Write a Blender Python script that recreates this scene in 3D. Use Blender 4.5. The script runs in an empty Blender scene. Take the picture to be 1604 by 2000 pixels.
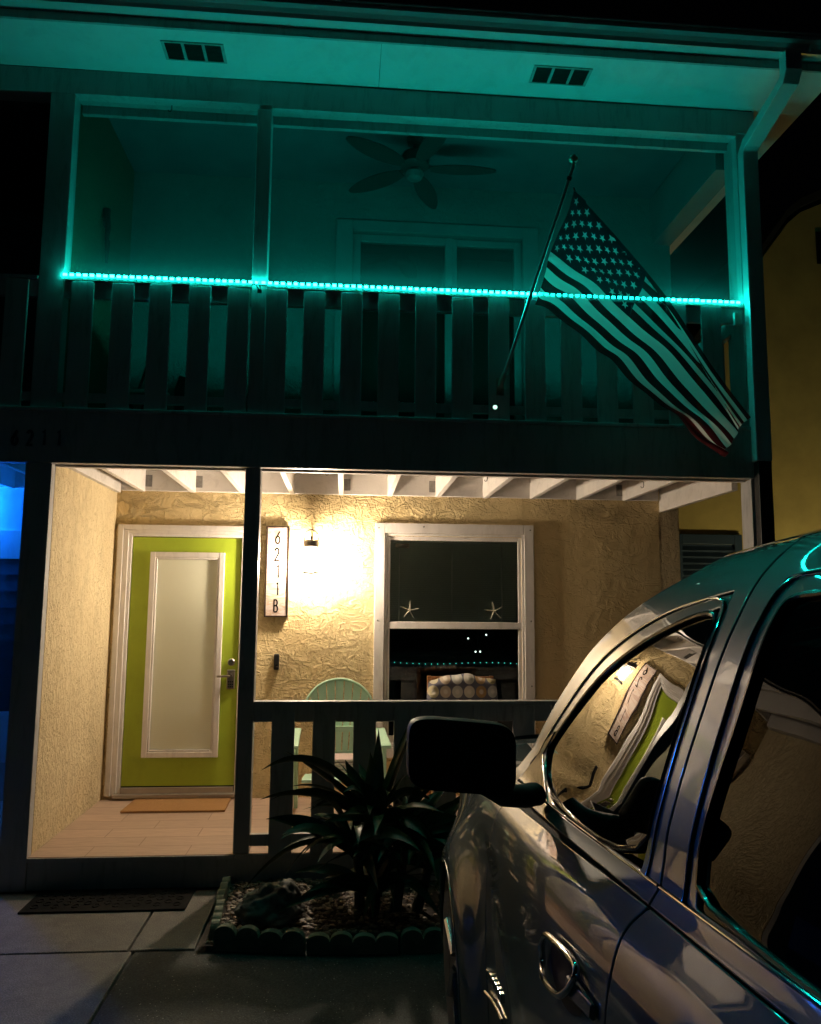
import bpy, bmesh, math, random
from mathutils import Vector, Matrix, Quaternion
from mathutils.geometry import delaunay_2d_cdt
R = math.radians
random.seed(7)
SC = bpy.context.scene
COL = SC.collection

# ------------------------------------------------------------------ camera
cam_d = bpy.data.cameras.new('camera'); cam = bpy.data.objects.new('camera', cam_d); COL.objects.link(cam)
cam_d.sensor_fit = 'HORIZONTAL'; cam_d.sensor_width = 36; cam_d.lens = 1534.6 / 1604 * 36
cam_d.clip_start = .05; cam_d.clip_end = 500
_r = Vector((.99645017, -.08379029, .00813976)); _u = Vector((-.01818283, -.11980524, .99263089)); _w = Vector((.08219764, .98925522, .12090349))
cam.matrix_world = Matrix(((_r.x, _u.x, -_w.x, 1.928), (_r.y, _u.y, -_w.y, -5.277), (_r.z, _u.z, -_w.z, 1.559), (0, 0, 0, 1)))
SC.camera = cam

# ------------------------------------------------------------------ world and exposure (night)
world = bpy.data.worlds.new('World'); SC.world = world; world.use_nodes = True
nt = world.node_tree; nt.nodes.clear()
sky = nt.nodes.new('ShaderNodeTexSky'); sky.sky_type = 'NISHITA'; sky.sun_disc = False
sky.sun_elevation = R(-4); sky.sun_rotation = R(120)
bg = nt.nodes.new('ShaderNodeBackground'); bg.inputs['Strength'].default_value = .012
out = nt.nodes.new('ShaderNodeOutputWorld')
nt.links.new(sky.outputs[0], bg.inputs['Color']); nt.links.new(bg.outputs[0], out.inputs['Surface'])
SC.view_settings.view_transform = 'Standard'; SC.view_settings.look = 'None'
SC.view_settings.exposure = 0; SC.view_settings.gamma = 1
SC.cycles.max_bounces = 8
LAMP_W = 1380      # porch lantern
LED_W = 82       # balcony light strip
BLUE_W = 560      # lantern next door

# ------------------------------------------------------------------ materials
def new_mat(name):
    m = bpy.data.materials.new(name); m.use_nodes = True
    return m, m.node_tree, m.node_tree.nodes['Principled BSDF']

def coords(t, scale=(1, 1, 1), rot=(0, 0, 0)):
    g = t.nodes.new('ShaderNodeNewGeometry'); mp = t.nodes.new('ShaderNodeMapping')
    mp.inputs['Scale'].default_value = scale; mp.inputs['Rotation'].default_value = rot
    t.links.new(g.outputs['Position'], mp.inputs['Vector']); return mp.outputs[0]

def noise(t, vec, scale, detail=4, rough=.55, dist=0):
    n = t.nodes.new('ShaderNodeTexNoise'); n.inputs['Scale'].default_value = scale
    n.inputs['Detail'].default_value = detail; n.inputs['Roughness'].default_value = rough; n.inputs['Distortion'].default_value = dist
    t.links.new(vec, n.inputs['Vector']); return n.outputs['Fac']

def ramp(t, fac, stops):
    r = t.nodes.new('ShaderNodeValToRGB'); e = r.color_ramp.elements
    while len(e) < len(stops): e.new(.5)
    for i, (p, c) in enumerate(stops):
        e[i].position = p; e[i].color = (*c, 1) if len(c) == 3 else c
    t.links.new(fac, r.inputs[0]); return r.outputs[0]

def math_(t, op, a, b=None):
    n = t.nodes.new('ShaderNodeMath'); n.operation = op
    for i, v in enumerate((a, b)):
        if v is None: continue
        if isinstance(v, (int, float)): n.inputs[i].default_value = v
        else: t.links.new(v, n.inputs[i])
    return n.outputs[0]

def bump(t, b, h, strength, dist=.01):
    n = t.nodes.new('ShaderNodeBump'); n.inputs['Strength'].default_value = strength; n.inputs['Distance'].default_value = dist
    t.links.new(h, n.inputs['Height']); t.links.new(n.outputs[0], b.inputs['Normal']); return n

def mat(name, col, rough=.5, metal=0, var=.12, vscale=3, bscale=60, bstr=.08, spec=.5, coat=0, stretch=(1, 1, 1)):
    m, t, b = new_mat(name)
    v = coords(t, stretch)
    c2 = tuple(min(1, x * (1 + var)) for x in col); c1 = tuple(x * (1 - var) for x in col)
    f = noise(t, v, vscale, 5, .6)
    t.links.new(ramp(t, f, [(.3, c1), (.7, c2)]), b.inputs['Base Color'])
    b.inputs['Roughness'].default_value = rough; b.inputs['Metallic'].default_value = metal
    b.inputs['Specular IOR Level'].default_value = spec
    if coat:
        b.inputs['Coat Weight'].default_value = coat; b.inputs['Coat Roughness'].default_value = .02
    if bstr: bump(t, b, noise(t, v, bscale, 4), bstr, .004)
    return m

def emit(name, col, strength):
    m, t, b = new_mat(name)
    b.inputs['Base Color'].default_value = (.02, .02, .02, 1)
    b.inputs['Emission Color'].default_value = (*col, 1); b.inputs['Emission Strength'].default_value = strength
    return m

def glass(name, tint=(.8, .85, .85), ior=1.5, rough=.01):
    m, t, b = new_mat(name); t.nodes.remove(b)
    fr = t.nodes.new('ShaderNodeFresnel'); fr.inputs['IOR'].default_value = ior
    tr = t.nodes.new('ShaderNodeBsdfTransparent'); tr.inputs[0].default_value = (*tint, 1)
    gl = t.nodes.new('ShaderNodeBsdfGlossy'); gl.inputs['Roughness'].default_value = rough
    mx = t.nodes.new('ShaderNodeMixShader'); o = t.nodes['Material Output']
    t.links.new(fr.outputs[0], mx.inputs[0]); t.links.new(tr.outputs[0], mx.inputs[1]); t.links.new(gl.outputs[0], mx.inputs[2]); t.links.new(mx.outputs[0], o.inputs[0])
    return m

def stucco(name, c1, c2, kind='trowel', strength=1.0):
    m, t, b = new_mat(name)
    if kind == 'trowel':      # skip-trowel: ridges with curled edges
        v = coords(t, (1, 1, 1.0)); w = coords(t, (1.0, 1, 2.1), (0, R(18), 0))
        n0 = noise(t, w, 4.2, 6, .60, .9); n1 = noise(t, coords(t, (1.5, 1, .9), (0, R(-30), 0)), 7, 6, .62, .7)
        s1 = ramp(t, n0, [(.42, (0, 0, 0)), (.47, (.85, .85, .85)), (.52, (.65, .65, .65)), (.58, (.55, .55, .55)), (.62, (.95, .95, .95)), (.70, (.6, .6, .6))])
        s2 = ramp(t, n1, [(.46, (0, 0, 0)), (.52, (.9, .9, .9)), (.60, (.6, .6, .6)), (.70, (.5, .5, .5))])
        h = math_(t, 'ADD', s1, math_(t, 'MULTIPLY', s2, .6))
        h = math_(t, 'ADD', h, math_(t, 'MULTIPLY', noise(t, v, 70, 3), .10))
        dist = .020
        sp = t.nodes.new('ShaderNodeSeparateXYZ'); t.links.new(v, sp.inputs[0])
        fade = t.nodes.new('ShaderNodeMapRange'); t.links.new(sp.outputs['X'], fade.inputs[0]); fade.inputs[1].default_value = 2.0; fade.inputs[2].default_value = 3.7; fade.inputs[3].default_value = 0; fade.inputs[4].default_value = .28
        top = t.nodes.new('ShaderNodeMapRange'); t.links.new(sp.outputs['Z'], top.inputs[0]); top.inputs[1].default_value = 2.15; top.inputs[2].default_value = 2.5; top.inputs[3].default_value = 0; top.inputs[4].default_value = .22
        pm_ = math_(t, 'ADD', math_(t, 'SUBTRACT', noise(t, v, 1.3, 4), fade.outputs[0]), top.outputs[0])
        h = math_(t, 'MULTIPLY', h, ramp(t, pm_, [(.30, (.16, .16, .16)), (.56, (1, 1, 1))]))
    else:                     # stippled, drawn downwards
        v = coords(t, (1, 1.5, .75))
        n0 = noise(t, v, 22, 5, .65, .9); n1 = noise(t, v, 60, 3, .6, .4)
        s1 = ramp(t, n0, [(.36, (0, 0, 0)), (.52, (.8, .8, .8)), (.62, (1, 1, 1))])
        h = math_(t, 'ADD', s1, math_(t, 'MULTIPLY', n1, .5)); dist = .012
    f = noise(t, coords(t), 1.7, 5, .6)
    t.links.new(ramp(t, f, [(.3, c1), (.7, c2)]), b.inputs['Base Color'])
    b.inputs['Roughness'].default_value = .75; b.inputs['Specular IOR Level'].default_value = .25
    bump(t, b, h, strength, dist)
    return m

M = {}
M['trim'] = mat('white_trim_paint', (.74, .70, .66), .5, bscale=45, bstr=.03, var=.06)
M['post'] = mat('painted_timber', (.42, .42, .42), .42, bscale=30, bstr=.25, var=.08, stretch=(1, 1, .15))
def weather(m, scale=(5, 5, .8), amount=.5):
    t = m.node_tree; b = t.nodes['Principled BSDF']; src = b.inputs['Base Color'].links[0].from_socket
    n = noise(t, coords(t, scale), 4, 6, .7, .5); mx = t.nodes.new('ShaderNodeMix'); mx.data_type = 'RGBA'; mx.blend_type = 'MULTIPLY'; mx.inputs[0].default_value = amount
    t.links.new(src, mx.inputs[6]); t.links.new(ramp(t, n, [(.30, (.35, .33, .30)), (.50, (1, 1, 1))]), mx.inputs[7]); t.links.new(mx.outputs[2], b.inputs['Base Color'])
weather(M['post']); weather(M['trim'], (3, 3, 1), .25)
M['joist'] = mat('painted_joist', (.70, .66, .62), .6, bscale=40, bstr=.2, var=.08)
M['deck_under'] = mat('deck_boards', (.50, .47, .44), .7, bscale=30, bstr=.25, var=.12)
M['stucco'] = stucco('yellow_trowelled_stucco', (.66, .50, .25), (.79, .63, .34), 'trowel', 1.0)
M['stucco_side'] = stucco('yellow_stippled_stucco', (.68, .54, .31), (.80, .66, .40), 'stipple', .8)
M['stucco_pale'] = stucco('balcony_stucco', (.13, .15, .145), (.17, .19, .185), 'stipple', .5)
M['soffit'] = mat('soffit_board', (.72, .72, .72), .6, bscale=15, bstr=.05, var=.04)
M['gutter'] = mat('aluminium_gutter', (.62, .63, .64), .3, .2, bstr=.03, var=.05)
M['dark'] = mat('dark_interior', (.012, .012, .012), .8, bstr=0)
M['black'] = mat('black_metal', (.015, .015, .015), .45, .3, bstr=.05)
M['steel'] = mat('galvanised_steel', (.22, .21, .20), .45, .8, var=.25, vscale=40)
M['chrome'] = mat('chrome', (.75, .75, .75), .08, 1, var=.02, bstr=0)
M['nickel'] = mat('satin_nickel', (.45, .40, .34), .28, 1, var=.08, bstr=.02)
M['green'] = mat('lime_green_paint', (.36, .47, .035), .42, bscale=25, bstr=.05, var=.06)
M['blind'] = mat('blind_slats', (.78, .82, .72), .6, bstr=0, var=.04)
M['blue_pane'] = mat('closed_blind_pane', (.10, .11, .12), .15, bstr=0, var=.1, coat=.6)
M['mint'] = mat('mint_plastic', (.48, .74, .54), .38, bscale=80, bstr=.05, var=.06)
M['starfish'] = mat('dried_starfish', (.28, .26, .20), .8, bscale=150, bstr=.5)
M['rubber'] = mat('black_rubber', (.010, .010, .010), .95, bscale=120, bstr=.4, spec=.08)
M['tyre'] = mat('tyre_rubber', (.015, .015, .015), .75, bscale=60, bstr=.3)
M['rock'] = mat('dark_rock', (.10, .11, .10), .8, var=.5, vscale=14, bscale=22, bstr=1.0)
M['edging'] = mat('cast_concrete_edging', (.17, .18, .13), .85, var=.35, vscale=12, bscale=90, bstr=.5)
M['leaf'] = mat('strap_leaf', (.026, .046, .014), .42, var=.4, vscale=9, bscale=30, bstr=.15, spec=.4)
M['leaf_pale'] = mat('leaf_underside', (.05, .07, .025), .45, var=.3, vscale=9, bscale=30, bstr=.1)
M['cane'] = mat('plant_cane', (.05, .045, .03), .8, bscale=40, bstr=.6)
M['mulch'] = mat('bark_mulch', (.03, .022, .015), .9, var=.5, vscale=40, bscale=50, bstr=1)
M['wood'] = mat('varnished_wood', (.30, .13, .05), .4, var=.25, vscale=20, stretch=(1, 1, .1))
M['linen'] = mat('pale_pink_cloth', (.55, .42, .38), .85, bscale=200, bstr=.4)
M['fan'] = mat('dark_fan_blade', (.03, .028, .026), .5, bscale=30, bstr=.1)
M['pane'] = glass('window_glass', (.92, .95, .93), 1.5)
M['tyre_glint'] = mat('alloy_rim', (.5, .5, .52), .25, 1, bstr=0)
M['matte_black'] = mat('matte_black_numerals', (.012, .011, .010), .95, bstr=0, spec=.03)
M['sign_frame'] = mat('dark_bronze_frame', (.035, .022, .018), .4, .5)
M['neighbour'] = mat('mustard_stucco', (.46, .36, .14), .85, var=.16, vscale=2, bscale=45, bstr=.5)
M['shutter'] = mat('navy_shutter', (.025, .05, .10), .5, bstr=.03)
M['roofing'] = mat('dark_shingle', (.03, .03, .03), .9, bscale=20, bstr=.6)
M['grey_trim'] = mat('grey_door_trim', (.17, .18, .18), .5)

weather(M['stucco'], (1.2, 1.2, .5), .22); weather(M['stucco_side'], (1.2, 1.2, .5), .22); weather(M['soffit'], (1, 1, 1), .2); weather(M['joist'], (2, 2, 2), .3); weather(M['green'], (1.5, 1, 1), .15)
# carpet-like coir, tiles, ground
def coir():
    m, t, b = new_mat('coir_mat'); v = coords(t)
    n = noise(t, v, 220, 3, .7)
    t.links.new(ramp(t, n, [(.3, (.28, .13, .04)), (.7, (.50, .28, .11))]), b.inputs['Base Color']); b.inputs['Roughness'].default_value = .95
    bump(t, b, n, 1, .006); return m
M['coir'] = coir()

def tiles():
    m, t, b = new_mat('wood_look_floor_tile')
    br = t.nodes.new('ShaderNodeTexBrick'); v = coords(t)
    br.inputs['Scale'].default_value = 1; br.offset = .45; br.inputs['Brick Width'].default_value = .62; br.inputs['Row Height'].default_value = .205
    br.inputs['Mortar Size'].default_value = .0035; br.inputs['Mortar Smooth'].default_value = .2
    br.inputs['Color1'].default_value = (.50, .37, .285, 1); br.inputs['Color2'].default_value = (.58, .435, .335, 1); br.inputs['Mortar'].default_value = (.32, .22, .16, 1)
    t.links.new(v, br.inputs['Vector'])
    n = noise(t, coords(t, (2, 16, 1)), 3, 6, .65, .6)
    mx = t.nodes.new('ShaderNodeMix'); mx.data_type = 'RGBA'; mx.blend_type = 'MULTIPLY'; mx.inputs[0].default_value = 1
    t.links.new(br.outputs['Color'], mx.inputs[6]); t.links.new(ramp(t, n, [(.25, (.72, .68, .66)), (.75, (1.08, 1.05, 1.02))]), mx.inputs[7])
    t.links.new(mx.outputs[2], b.inputs['Base Color']); b.inputs['Roughness'].default_value = .42
    inv = math_(t, 'SUBTRACT', 1, br.outputs['Fac']); bump(t, b, math_(t, 'ADD', inv, math_(t, 'MULTIPLY', n, .15)), .5, .003)
    return m
M['tile'] = tiles()

def concrete(name, base, agg=.3, bs=.5):
    m, t, b = new_mat(name); v = coords(t)
    big = noise(t, v, 1.6, 6, .65, .3); fine = noise(t, v, 140, 2, .7); mid = noise(t, v, 14, 5, .7)
    c = ramp(t, math_(t, 'ADD', math_(t, 'MULTIPLY', big, .6), math_(t, 'MULTIPLY', mid, .4)), [(.34, tuple(x * .55 for x in base)), (.52, base), (.68, tuple(x * 1.3 for x in base))])
    mx = t.nodes.new('ShaderNodeMix'); mx.data_type = 'RGBA'; mx.blend_type = 'MULTIPLY'; mx.inputs[0].default_value = agg
    t.links.new(c, mx.inputs[6]); t.links.new(ramp(t, fine, [(.4, (.2, .2, .2)), (.55, (1, 1, 1)), (.68, (2.2, 2.2, 2.1))]), mx.inputs[7])
    t.links.new(mx.outputs[2], b.inputs['Base Color']); b.inputs['Roughness'].default_value = .72
    bump(t, b, math_(t, 'ADD', fine, math_(t, 'MULTIPLY', mid, .8)), bs, .004); return m
M['concrete'] = concrete('broom_finished_concrete', (.145, .132, .118), .5, .6)
M['asphalt'] = concrete('exposed_aggregate_drive', (.024, .030, .028), 1, 1)
def aggregate():
    t = M['asphalt'].node_tree; b = t.nodes['Principled BSDF']
    src = b.inputs['Base Color'].links[0].from_socket; vo = t.nodes.new('ShaderNodeTexVoronoi'); vo.inputs['Scale'].default_value = 70
    t.links.new(coords(t), vo.inputs['Vector'])
    sel = ramp(t, vo.outputs['Distance'], [(.12, (1, 1, 1)), (.22, (0, 0, 0))]); pick = t.nodes.new('ShaderNodeSeparateColor'); t.links.new(vo.outputs['Color'], pick.inputs[0])
    on = math_(t, 'MULTIPLY', sel, math_(t, 'GREATER_THAN', pick.outputs[0], .86))
    mx = t.nodes.new('ShaderNodeMix'); mx.data_type = 'RGBA'; mx.inputs[7].default_value = (.38, .40, .36, 1)
    t.links.new(on, mx.inputs[0]); t.links.new(src, mx.inputs[6]); t.links.new(mx.outputs[2], b.inputs['Base Color'])
aggregate()
M['earth'] = concrete('ground_asphalt', (.05, .05, .05), .6, .8)

def sign_face():
    m, t, b = new_mat('weathered_sign_panel')
    n = noise(t, coords(t, (1.2, 1, 5), (0, R(35), 0)), 3, 5, .6, 1.2)
    t.links.new(ramp(t, n, [(.36, (.30, .21, .17)), (.48, (.42, .36, .32)), (.56, (.36, .25, .17)), (.62, (.44, .38, .35))]), b.inputs['Base Color'])
    b.inputs['Roughness'].default_value = .95; b.inputs['Specular IOR Level'].default_value = .05; return m
M['sign_face'] = sign_face()

def paint():
    m, t, b = new_mat('metallic_car_paint')
    v = coords(t); n = noise(t, v, 900, 1)
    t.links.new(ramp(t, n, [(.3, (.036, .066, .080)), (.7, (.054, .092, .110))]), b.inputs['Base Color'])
    b.inputs['Metallic'].default_value = 0; b.inputs['Specular IOR Level'].default_value = .25; b.inputs['Roughness'].default_value = .42
    b.inputs['Coat Weight'].default_value = 1; b.inputs['Coat Roughness'].default_value = .015; b.inputs['Coat IOR'].default_value = 1.58
    return m
M['paint'] = paint()
def carglass(ior=1.58):
    m, t, b = new_mat('dark_tinted_glass')
    b.inputs['Base Color'].default_value = (.003, .003, .003, 1); b.inputs['Roughness'].default_value = .008; b.inputs['IOR'].default_value = ior
    n = noise(t, coords(t), 3.0, 1); bump(t, b, n, .35, .010)
    return m
M['car_glass'] = carglass()
M['rear_glass'] = carglass(1.40)
M['rear_glass'].node_tree.nodes['Principled BSDF'].inputs['Specular IOR Level'].default_value = .12
M['car_black'] = mat('black_gloss_plastic', (.006, .006, .007), .18, bstr=0, coat=.5)
M['mirror_black'] = mat('black_textured_plastic', (.004, .004, .004), .55, bstr=.1, spec=.2)
M['mirror_glass'] = mat('mirror_glass', (.02, .02, .022), .1, .9, bstr=0)

def screen():
    m, t, b = new_mat('insect_screen'); t.nodes.remove(b)
    tr = t.nodes.new('ShaderNodeBsdfTransparent'); tr.inputs[0].default_value = (.97, .97, .97, 1)
    d = t.nodes.new('ShaderNodeBsdfDiffuse'); d.inputs[0].default_value = (.30, .30, .30, 1)
    mx = t.nodes.new('ShaderNodeMixShader'); mx.inputs[0].default_value = .05
    t.links.new(tr.outputs[0], mx.inputs[1]); t.links.new(d.outputs[0], mx.inputs[2]); t.links.new(mx.outputs[0], t.nodes['Material Output'].inputs[0])
    return m
M['screen'] = screen()

def cloth(name, col, trans=.35, sheer=.10):
    m, t, b = new_mat(name)
    b.inputs['Base Color'].default_value = (*col, 1); b.inputs['Roughness'].default_value = .8; b.inputs['Specular IOR Level'].default_value = .15
    bump(t, b, noise(t, coords(t), 400, 2), .3, .002)
    tl = t.nodes.new('ShaderNodeBsdfTranslucent'); tl.inputs[0].default_value = (*col, 1)
    tp = t.nodes.new('ShaderNodeBsdfTransparent')
    mx = t.nodes.new('ShaderNodeMixShader'); mx.inputs[0].default_value = trans
    m2 = t.nodes.new('ShaderNodeMixShader'); m2.inputs[0].default_value = sheer
    t.links.new(b.outputs[0], mx.inputs[1]); t.links.new(tl.outputs[0], mx.inputs[2]); t.links.new(mx.outputs[0], m2.inputs[1]); t.links.new(tp.outputs[0], m2.inputs[2])
    t.links.new(m2.outputs[0], t.nodes['Material Output'].inputs[0])
    return m
M['flag_white'] = cloth('flag_white', (.80, .78, .74), .45)
M['flag_red'] = cloth('flag_red', (.12, .010, .012), .3)
M['flag_blue'] = cloth('flag_blue', (.006, .018, .030), .3)

def cushion_mat():
    m, t, b = new_mat('dotted_cushion_fabric')
    g = t.nodes.new('ShaderNodeTexCoord'); sx = t.nodes.new('ShaderNodeSeparateXYZ'); t.links.new(g.outputs['Object'], sx.inputs[0])
    P = .094
    u = math_(t, 'ADD', math_(t, 'DIVIDE', sx.outputs['X'], P), 20.0); w = math_(t, 'ADD', math_(t, 'DIVIDE', sx.outputs['Z'], P * 1.1), 20.35)
    fu = math_(t, 'SUBTRACT', math_(t, 'FRACT', u), .5); fw = math_(t, 'SUBTRACT', math_(t, 'FRACT', w), .5)
    d = math_(t, 'SQRT', math_(t, 'ADD', math_(t, 'MULTIPLY', fu, fu), math_(t, 'MULTIPLY', fw, fw)))
    h = math_(t, 'FRACT', math_(t, 'MULTIPLY', math_(t, 'ADD', math_(t, 'FLOOR', u), math_(t, 'MULTIPLY', math_(t, 'FLOOR', w), 2.7)), .381))
    inner = ramp(t, h, [(0, (.42, .36, .18)), (.33, (.60, .58, .55)), (.6, (.38, .24, .10)), (.85, (.50, .50, .46))])
    mask = ramp(t, d, [(.43, (1, 1, 1)), (.47, (0, 0, 0))]); core = ramp(t, d, [(.13, (1, 1, 1)), (.22, (0, 0, 0))])
    a = t.nodes.new('ShaderNodeMix'); a.data_type = 'RGBA'; a.inputs[6].default_value = (.13, .13, .17, 1)
    t.links.new(mask, a.inputs[0]); t.links.new(inner, a.inputs[7])
    c = t.nodes.new('ShaderNodeMix'); c.data_type = 'RGBA'; c.inputs[7].default_value = (.66, .62, .56, 1)
    t.links.new(math_(t, 'MULTIPLY', core, .7), c.inputs[0]); t.links.new(a.outputs[2], c.inputs[6])
    t.links.new(c.outputs[2], b.inputs['Base Color']); b.inputs['Roughness'].default_value = .9
    return m
M['cushion'] = cushion_mat()

# ------------------------------------------------------------------ mesh helpers
class MB:
    def __init__(s): s.v = []; s.f = []; s.m = []
    def add(s, vs, fs, mi=0):
        o = len(s.v); s.v += [tuple(p) for p in vs]; s.f += [tuple(i + o for i in f) for f in fs]; s.m += [mi] * len(fs); return s
    def box(s, a, b, mi=0):
        x0, y0, z0 = a; x1, y1, z1 = b
        return s.add([(x0, y0, z0), (x1, y0, z0), (x1, y1, z0), (x0, y1, z0), (x0, y0, z1), (x1, y0, z1), (x1, y1, z1), (x0, y1, z1)],
                     [(0, 3, 2, 1), (4, 5, 6, 7), (0, 1, 5, 4), (1, 2, 6, 5), (2, 3, 7, 6), (3, 0, 4, 7)], mi)
    def tube(s, pts, r, n=8, closed=False, mi=0, r2=None, flat=1.0):
        pts = [Vector(p) for p in pts]; N = len(pts); rings = []
        up = None
        for i, p in enumerate(pts):
            if closed: d = pts[(i + 1) % N] - pts[i - 1]
            else: d = pts[min(i + 1, N - 1)] - pts[max(i - 1, 0)]
            d.normalize()
            if up is None:
                up = Vector((0, 0, 1)) if abs(d.z) < .9 else Vector((0, 1, 0))
            a = d.cross(up).normalized(); up = a.cross(d).normalized()
            rr = r if r2 is None else r + (r2 - r) * i / max(1, N - 1)
            rings.append([p + a * math.cos(2 * math.pi * k / n) * rr + up * math.sin(2 * math.pi * k / n) * rr * flat for k in range(n)])
        vs = [q for ring in rings for q in ring]; fs = []
        for i in range(N if closed else N - 1):
            j = (i + 1) % N
            for k in range(n): fs.append((i * n + k, j * n + k, j * n + (k + 1) % n, i * n + (k + 1) % n))
        if not closed: fs += [tuple(range(n)), tuple(range((N - 1) * n, N * n))[::-1]]
        return s.add(vs, fs, mi)
    def lathe(s, prof, c=(0, 0, 0), n=24, axis='z', mi=0):
        vs = []; fs = []
        for (r, h) in prof:
            for k in range(n):
                a = 2 * math.pi * k / n; x, y = r * math.cos(a), r * math.sin(a)
                q = (x, y, h) if axis == 'z' else ((h, x, y) if axis == 'x' else (x, h, y))
                vs.append((q[0] + c[0], q[1] + c[1], q[2] + c[2]))
        for i in range(len(prof) - 1):
            for k in range(n): fs.append((i * n + k, i * n + (k + 1) % n, (i + 1) * n + (k + 1) % n, (i + 1) * n + k))
        fs += [tuple(range(n))[::-1], tuple(range((len(prof) - 1) * n, len(prof) * n))]
        return s.add(vs, fs, mi)
    def prism(s, poly, y0, y1, mi=0):   # poly in (x, z), extruded along y
        n = len(poly); vs = [(x, y0, z) for x, z in poly] + [(x, y1, z) for x, z in poly]
        fs = [tuple(range(n)), tuple(range(n, 2 * n))[::-1]] + [(i, i + n, (i + 1) % n + n, (i + 1) % n) for i in range(n)]
        return s.add(vs, fs, mi)
    def build(s, name, m, parent=None, bevel=0, smooth=False, origin=None, seg=2):
        me = bpy.data.meshes.new(name)
        o0 = Vector(origin) if origin else Vector((0, 0, 0))
        me.from_pydata([tuple(Vector(p) - o0) for p in s.v], [], s.f)
        for k in (m if isinstance(m, (list, tuple)) else [m]): me.materials.append(k)
        for i, p in enumerate(me.polygons): p.material_index = s.m[i]
        bm = bmesh.new(); bm.from_mesh(me); bmesh.ops.recalc_face_normals(bm, faces=bm.faces); bm.to_mesh(me); bm.free()
        if smooth:
            me.polygons.foreach_set('use_smooth', [True] * len(me.polygons))
        o = bpy.data.objects.new(name, me); COL.objects.link(o)
        o.location = o0
        if parent:
            o.parent = parent; o.matrix_parent_inverse = Matrix.Identity(4)
            pl = parent
            loc = o0.copy()
            while pl is not None: loc -= Vector(pl.location); pl = pl.parent
            o.location = loc
        if bevel:
            b = o.modifiers.new('bevel', 'BEVEL'); b.width = bevel; b.segments = seg; b.limit_method = 'ANGLE'; b.angle_limit = R(40)
        if smooth:
            try:
                me.set_sharp_from_angle(angle=R(38))
            except Exception: pass
        return o

def tag(o, label=None, cat=None, group=None, kind=None):
    if label: o['label'] = label
    if cat: o['category'] = cat
    if group: o['group'] = group
    if kind: o['kind'] = kind
    return o
def thing(name, label, cat, loc=(0, 0, 0), group=None):
    o = bpy.data.objects.new(name, None); COL.objects.link(o); o.location = loc; o.empty_display_size = .1
    return tag(o, label, cat, group)
def bx(name, a, b, m, parent, bevel=.003, **k): return MB().box(a, b).build(name, m, parent, bevel, **k)
def dup(o, parent, dloc, name=None):
    c = o.copy(); COL.objects.link(c); c.parent = parent; c.location = Vector(o.location) + Vector(dloc); return c
def interp(keys, t):
    for i in range(len(keys) - 1):
        if t <= keys[i + 1][0]:
            a, b = keys[i], keys[i + 1]; u = (t - a[0]) / (b[0] - a[0]); return a[1] + (b[1] - a[1]) * u
    return keys[-1][1]

def pip(poly, x, y):
    c = False; n = len(poly); j = n - 1
    for i in range(n):
        if (poly[i].y > y) != (poly[j].y > y) and x < (poly[j].x - poly[i].x) * (y - poly[i].y) / (poly[j].y - poly[i].y) + poly[i].x: c = not c
        j = i
    return c
# ================================================================== GROUND
g = MB().box((-150, -150, -.4), (150, 150, -.222)).build('ground', M['earth']); tag(g, kind='structure')
d = MB()
J = .007
d.box((-7, -.9 + J, -.26), (.855 - J, -.03, -.2)); d.box((.855 + J, -.9 + J, -.26), (1.19, -.03, -.2))
d.box((-7, -7.9, -.26), (.885 - J, -.9 - J, -.2))
d.build('driveway', M['concrete'], bevel=.006)['kind'] = 'structure'
MB().box((.885 + J, -7.9, -.26), (6.5, -.9 - J, -.203)).build('parking_pad', M['asphalt'], bevel=.006)['kind'] = 'structure'

# ================================================================== TOWNHOUSE
H = thing('townhouse', 'two-storey yellow stucco townhouse with a lit porch below and a screened balcony above', 'house', (0, 0, -.2))
XL, XR, YB = -6.6, 4.784, 1.484

def wall_y(name, x0, x1, z0, z1, y0, y1, holes, m, par):
    """vertical wall facing -y, rectangular openings, front face tiled without overlaps"""
    mb = MB(); xs = sorted({x0, x1, *[h[0] for h in holes], *[h[1] for h in holes]}); zs = sorted({z0, z1, *[h[2] for h in holes], *[h[3] for h in holes]})
    solid = {}
    for i in range(len(xs) - 1):
        for j in range(len(zs) - 1):
            cx, cz = (xs[i] + xs[i + 1]) / 2, (zs[j] + zs[j + 1]) / 2
            solid[i, j] = not any(h[0] < cx < h[1] and h[2] < cz < h[3] for h in holes)
    for (i, j), sd in solid.items():
        if not sd: continue
        a, b, c, e = xs[i], xs[i + 1], zs[j], zs[j + 1]
        mb.add([(a, y0, c), (b, y0, c), (b, y0, e), (a, y0, e)], [(0, 1, 2, 3)]); mb.add([(a, y1, c), (b, y1, c), (b, y1, e), (a, y1, e)], [(3, 2, 1, 0)])
        if not solid.get((i - 1, j)): mb.add([(a, y0, c), (a, y1, c), (a, y1, e), (a, y0, e)], [(0, 3, 2, 1)])
        if not solid.get((i + 1, j)): mb.add([(b, y0, c), (b, y1, c), (b, y1, e), (b, y0, e)], [(0, 1, 2, 3)])
        if not solid.get((i, j - 1)): mb.add([(a, y0, c), (b, y0, c), (b, y1, c), (a, y1, c)], [(0, 3, 2, 1)])
        if not solid.get((i, j + 1)): mb.add([(a, y0, e), (b, y0, e), (b, y1, e), (a, y1, e)], [(0, 1, 2, 3)])
    me_o = mb.build(name, m, par); return me_o

DOOR = (.10, 1.10, .03, 2.18); WIN = (2.27, 3.46, .42, 2.17)
wall_y('back_wall', -.02, 4.715, -.2, 2.72, YB, YB + .15, [DOOR, WIN], M['stucco'], H)
MB().box((-.166, .06, -.2), (-.0, YB + .1, 2.70)).build('party_wall', M['stucco_side'], H)
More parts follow.
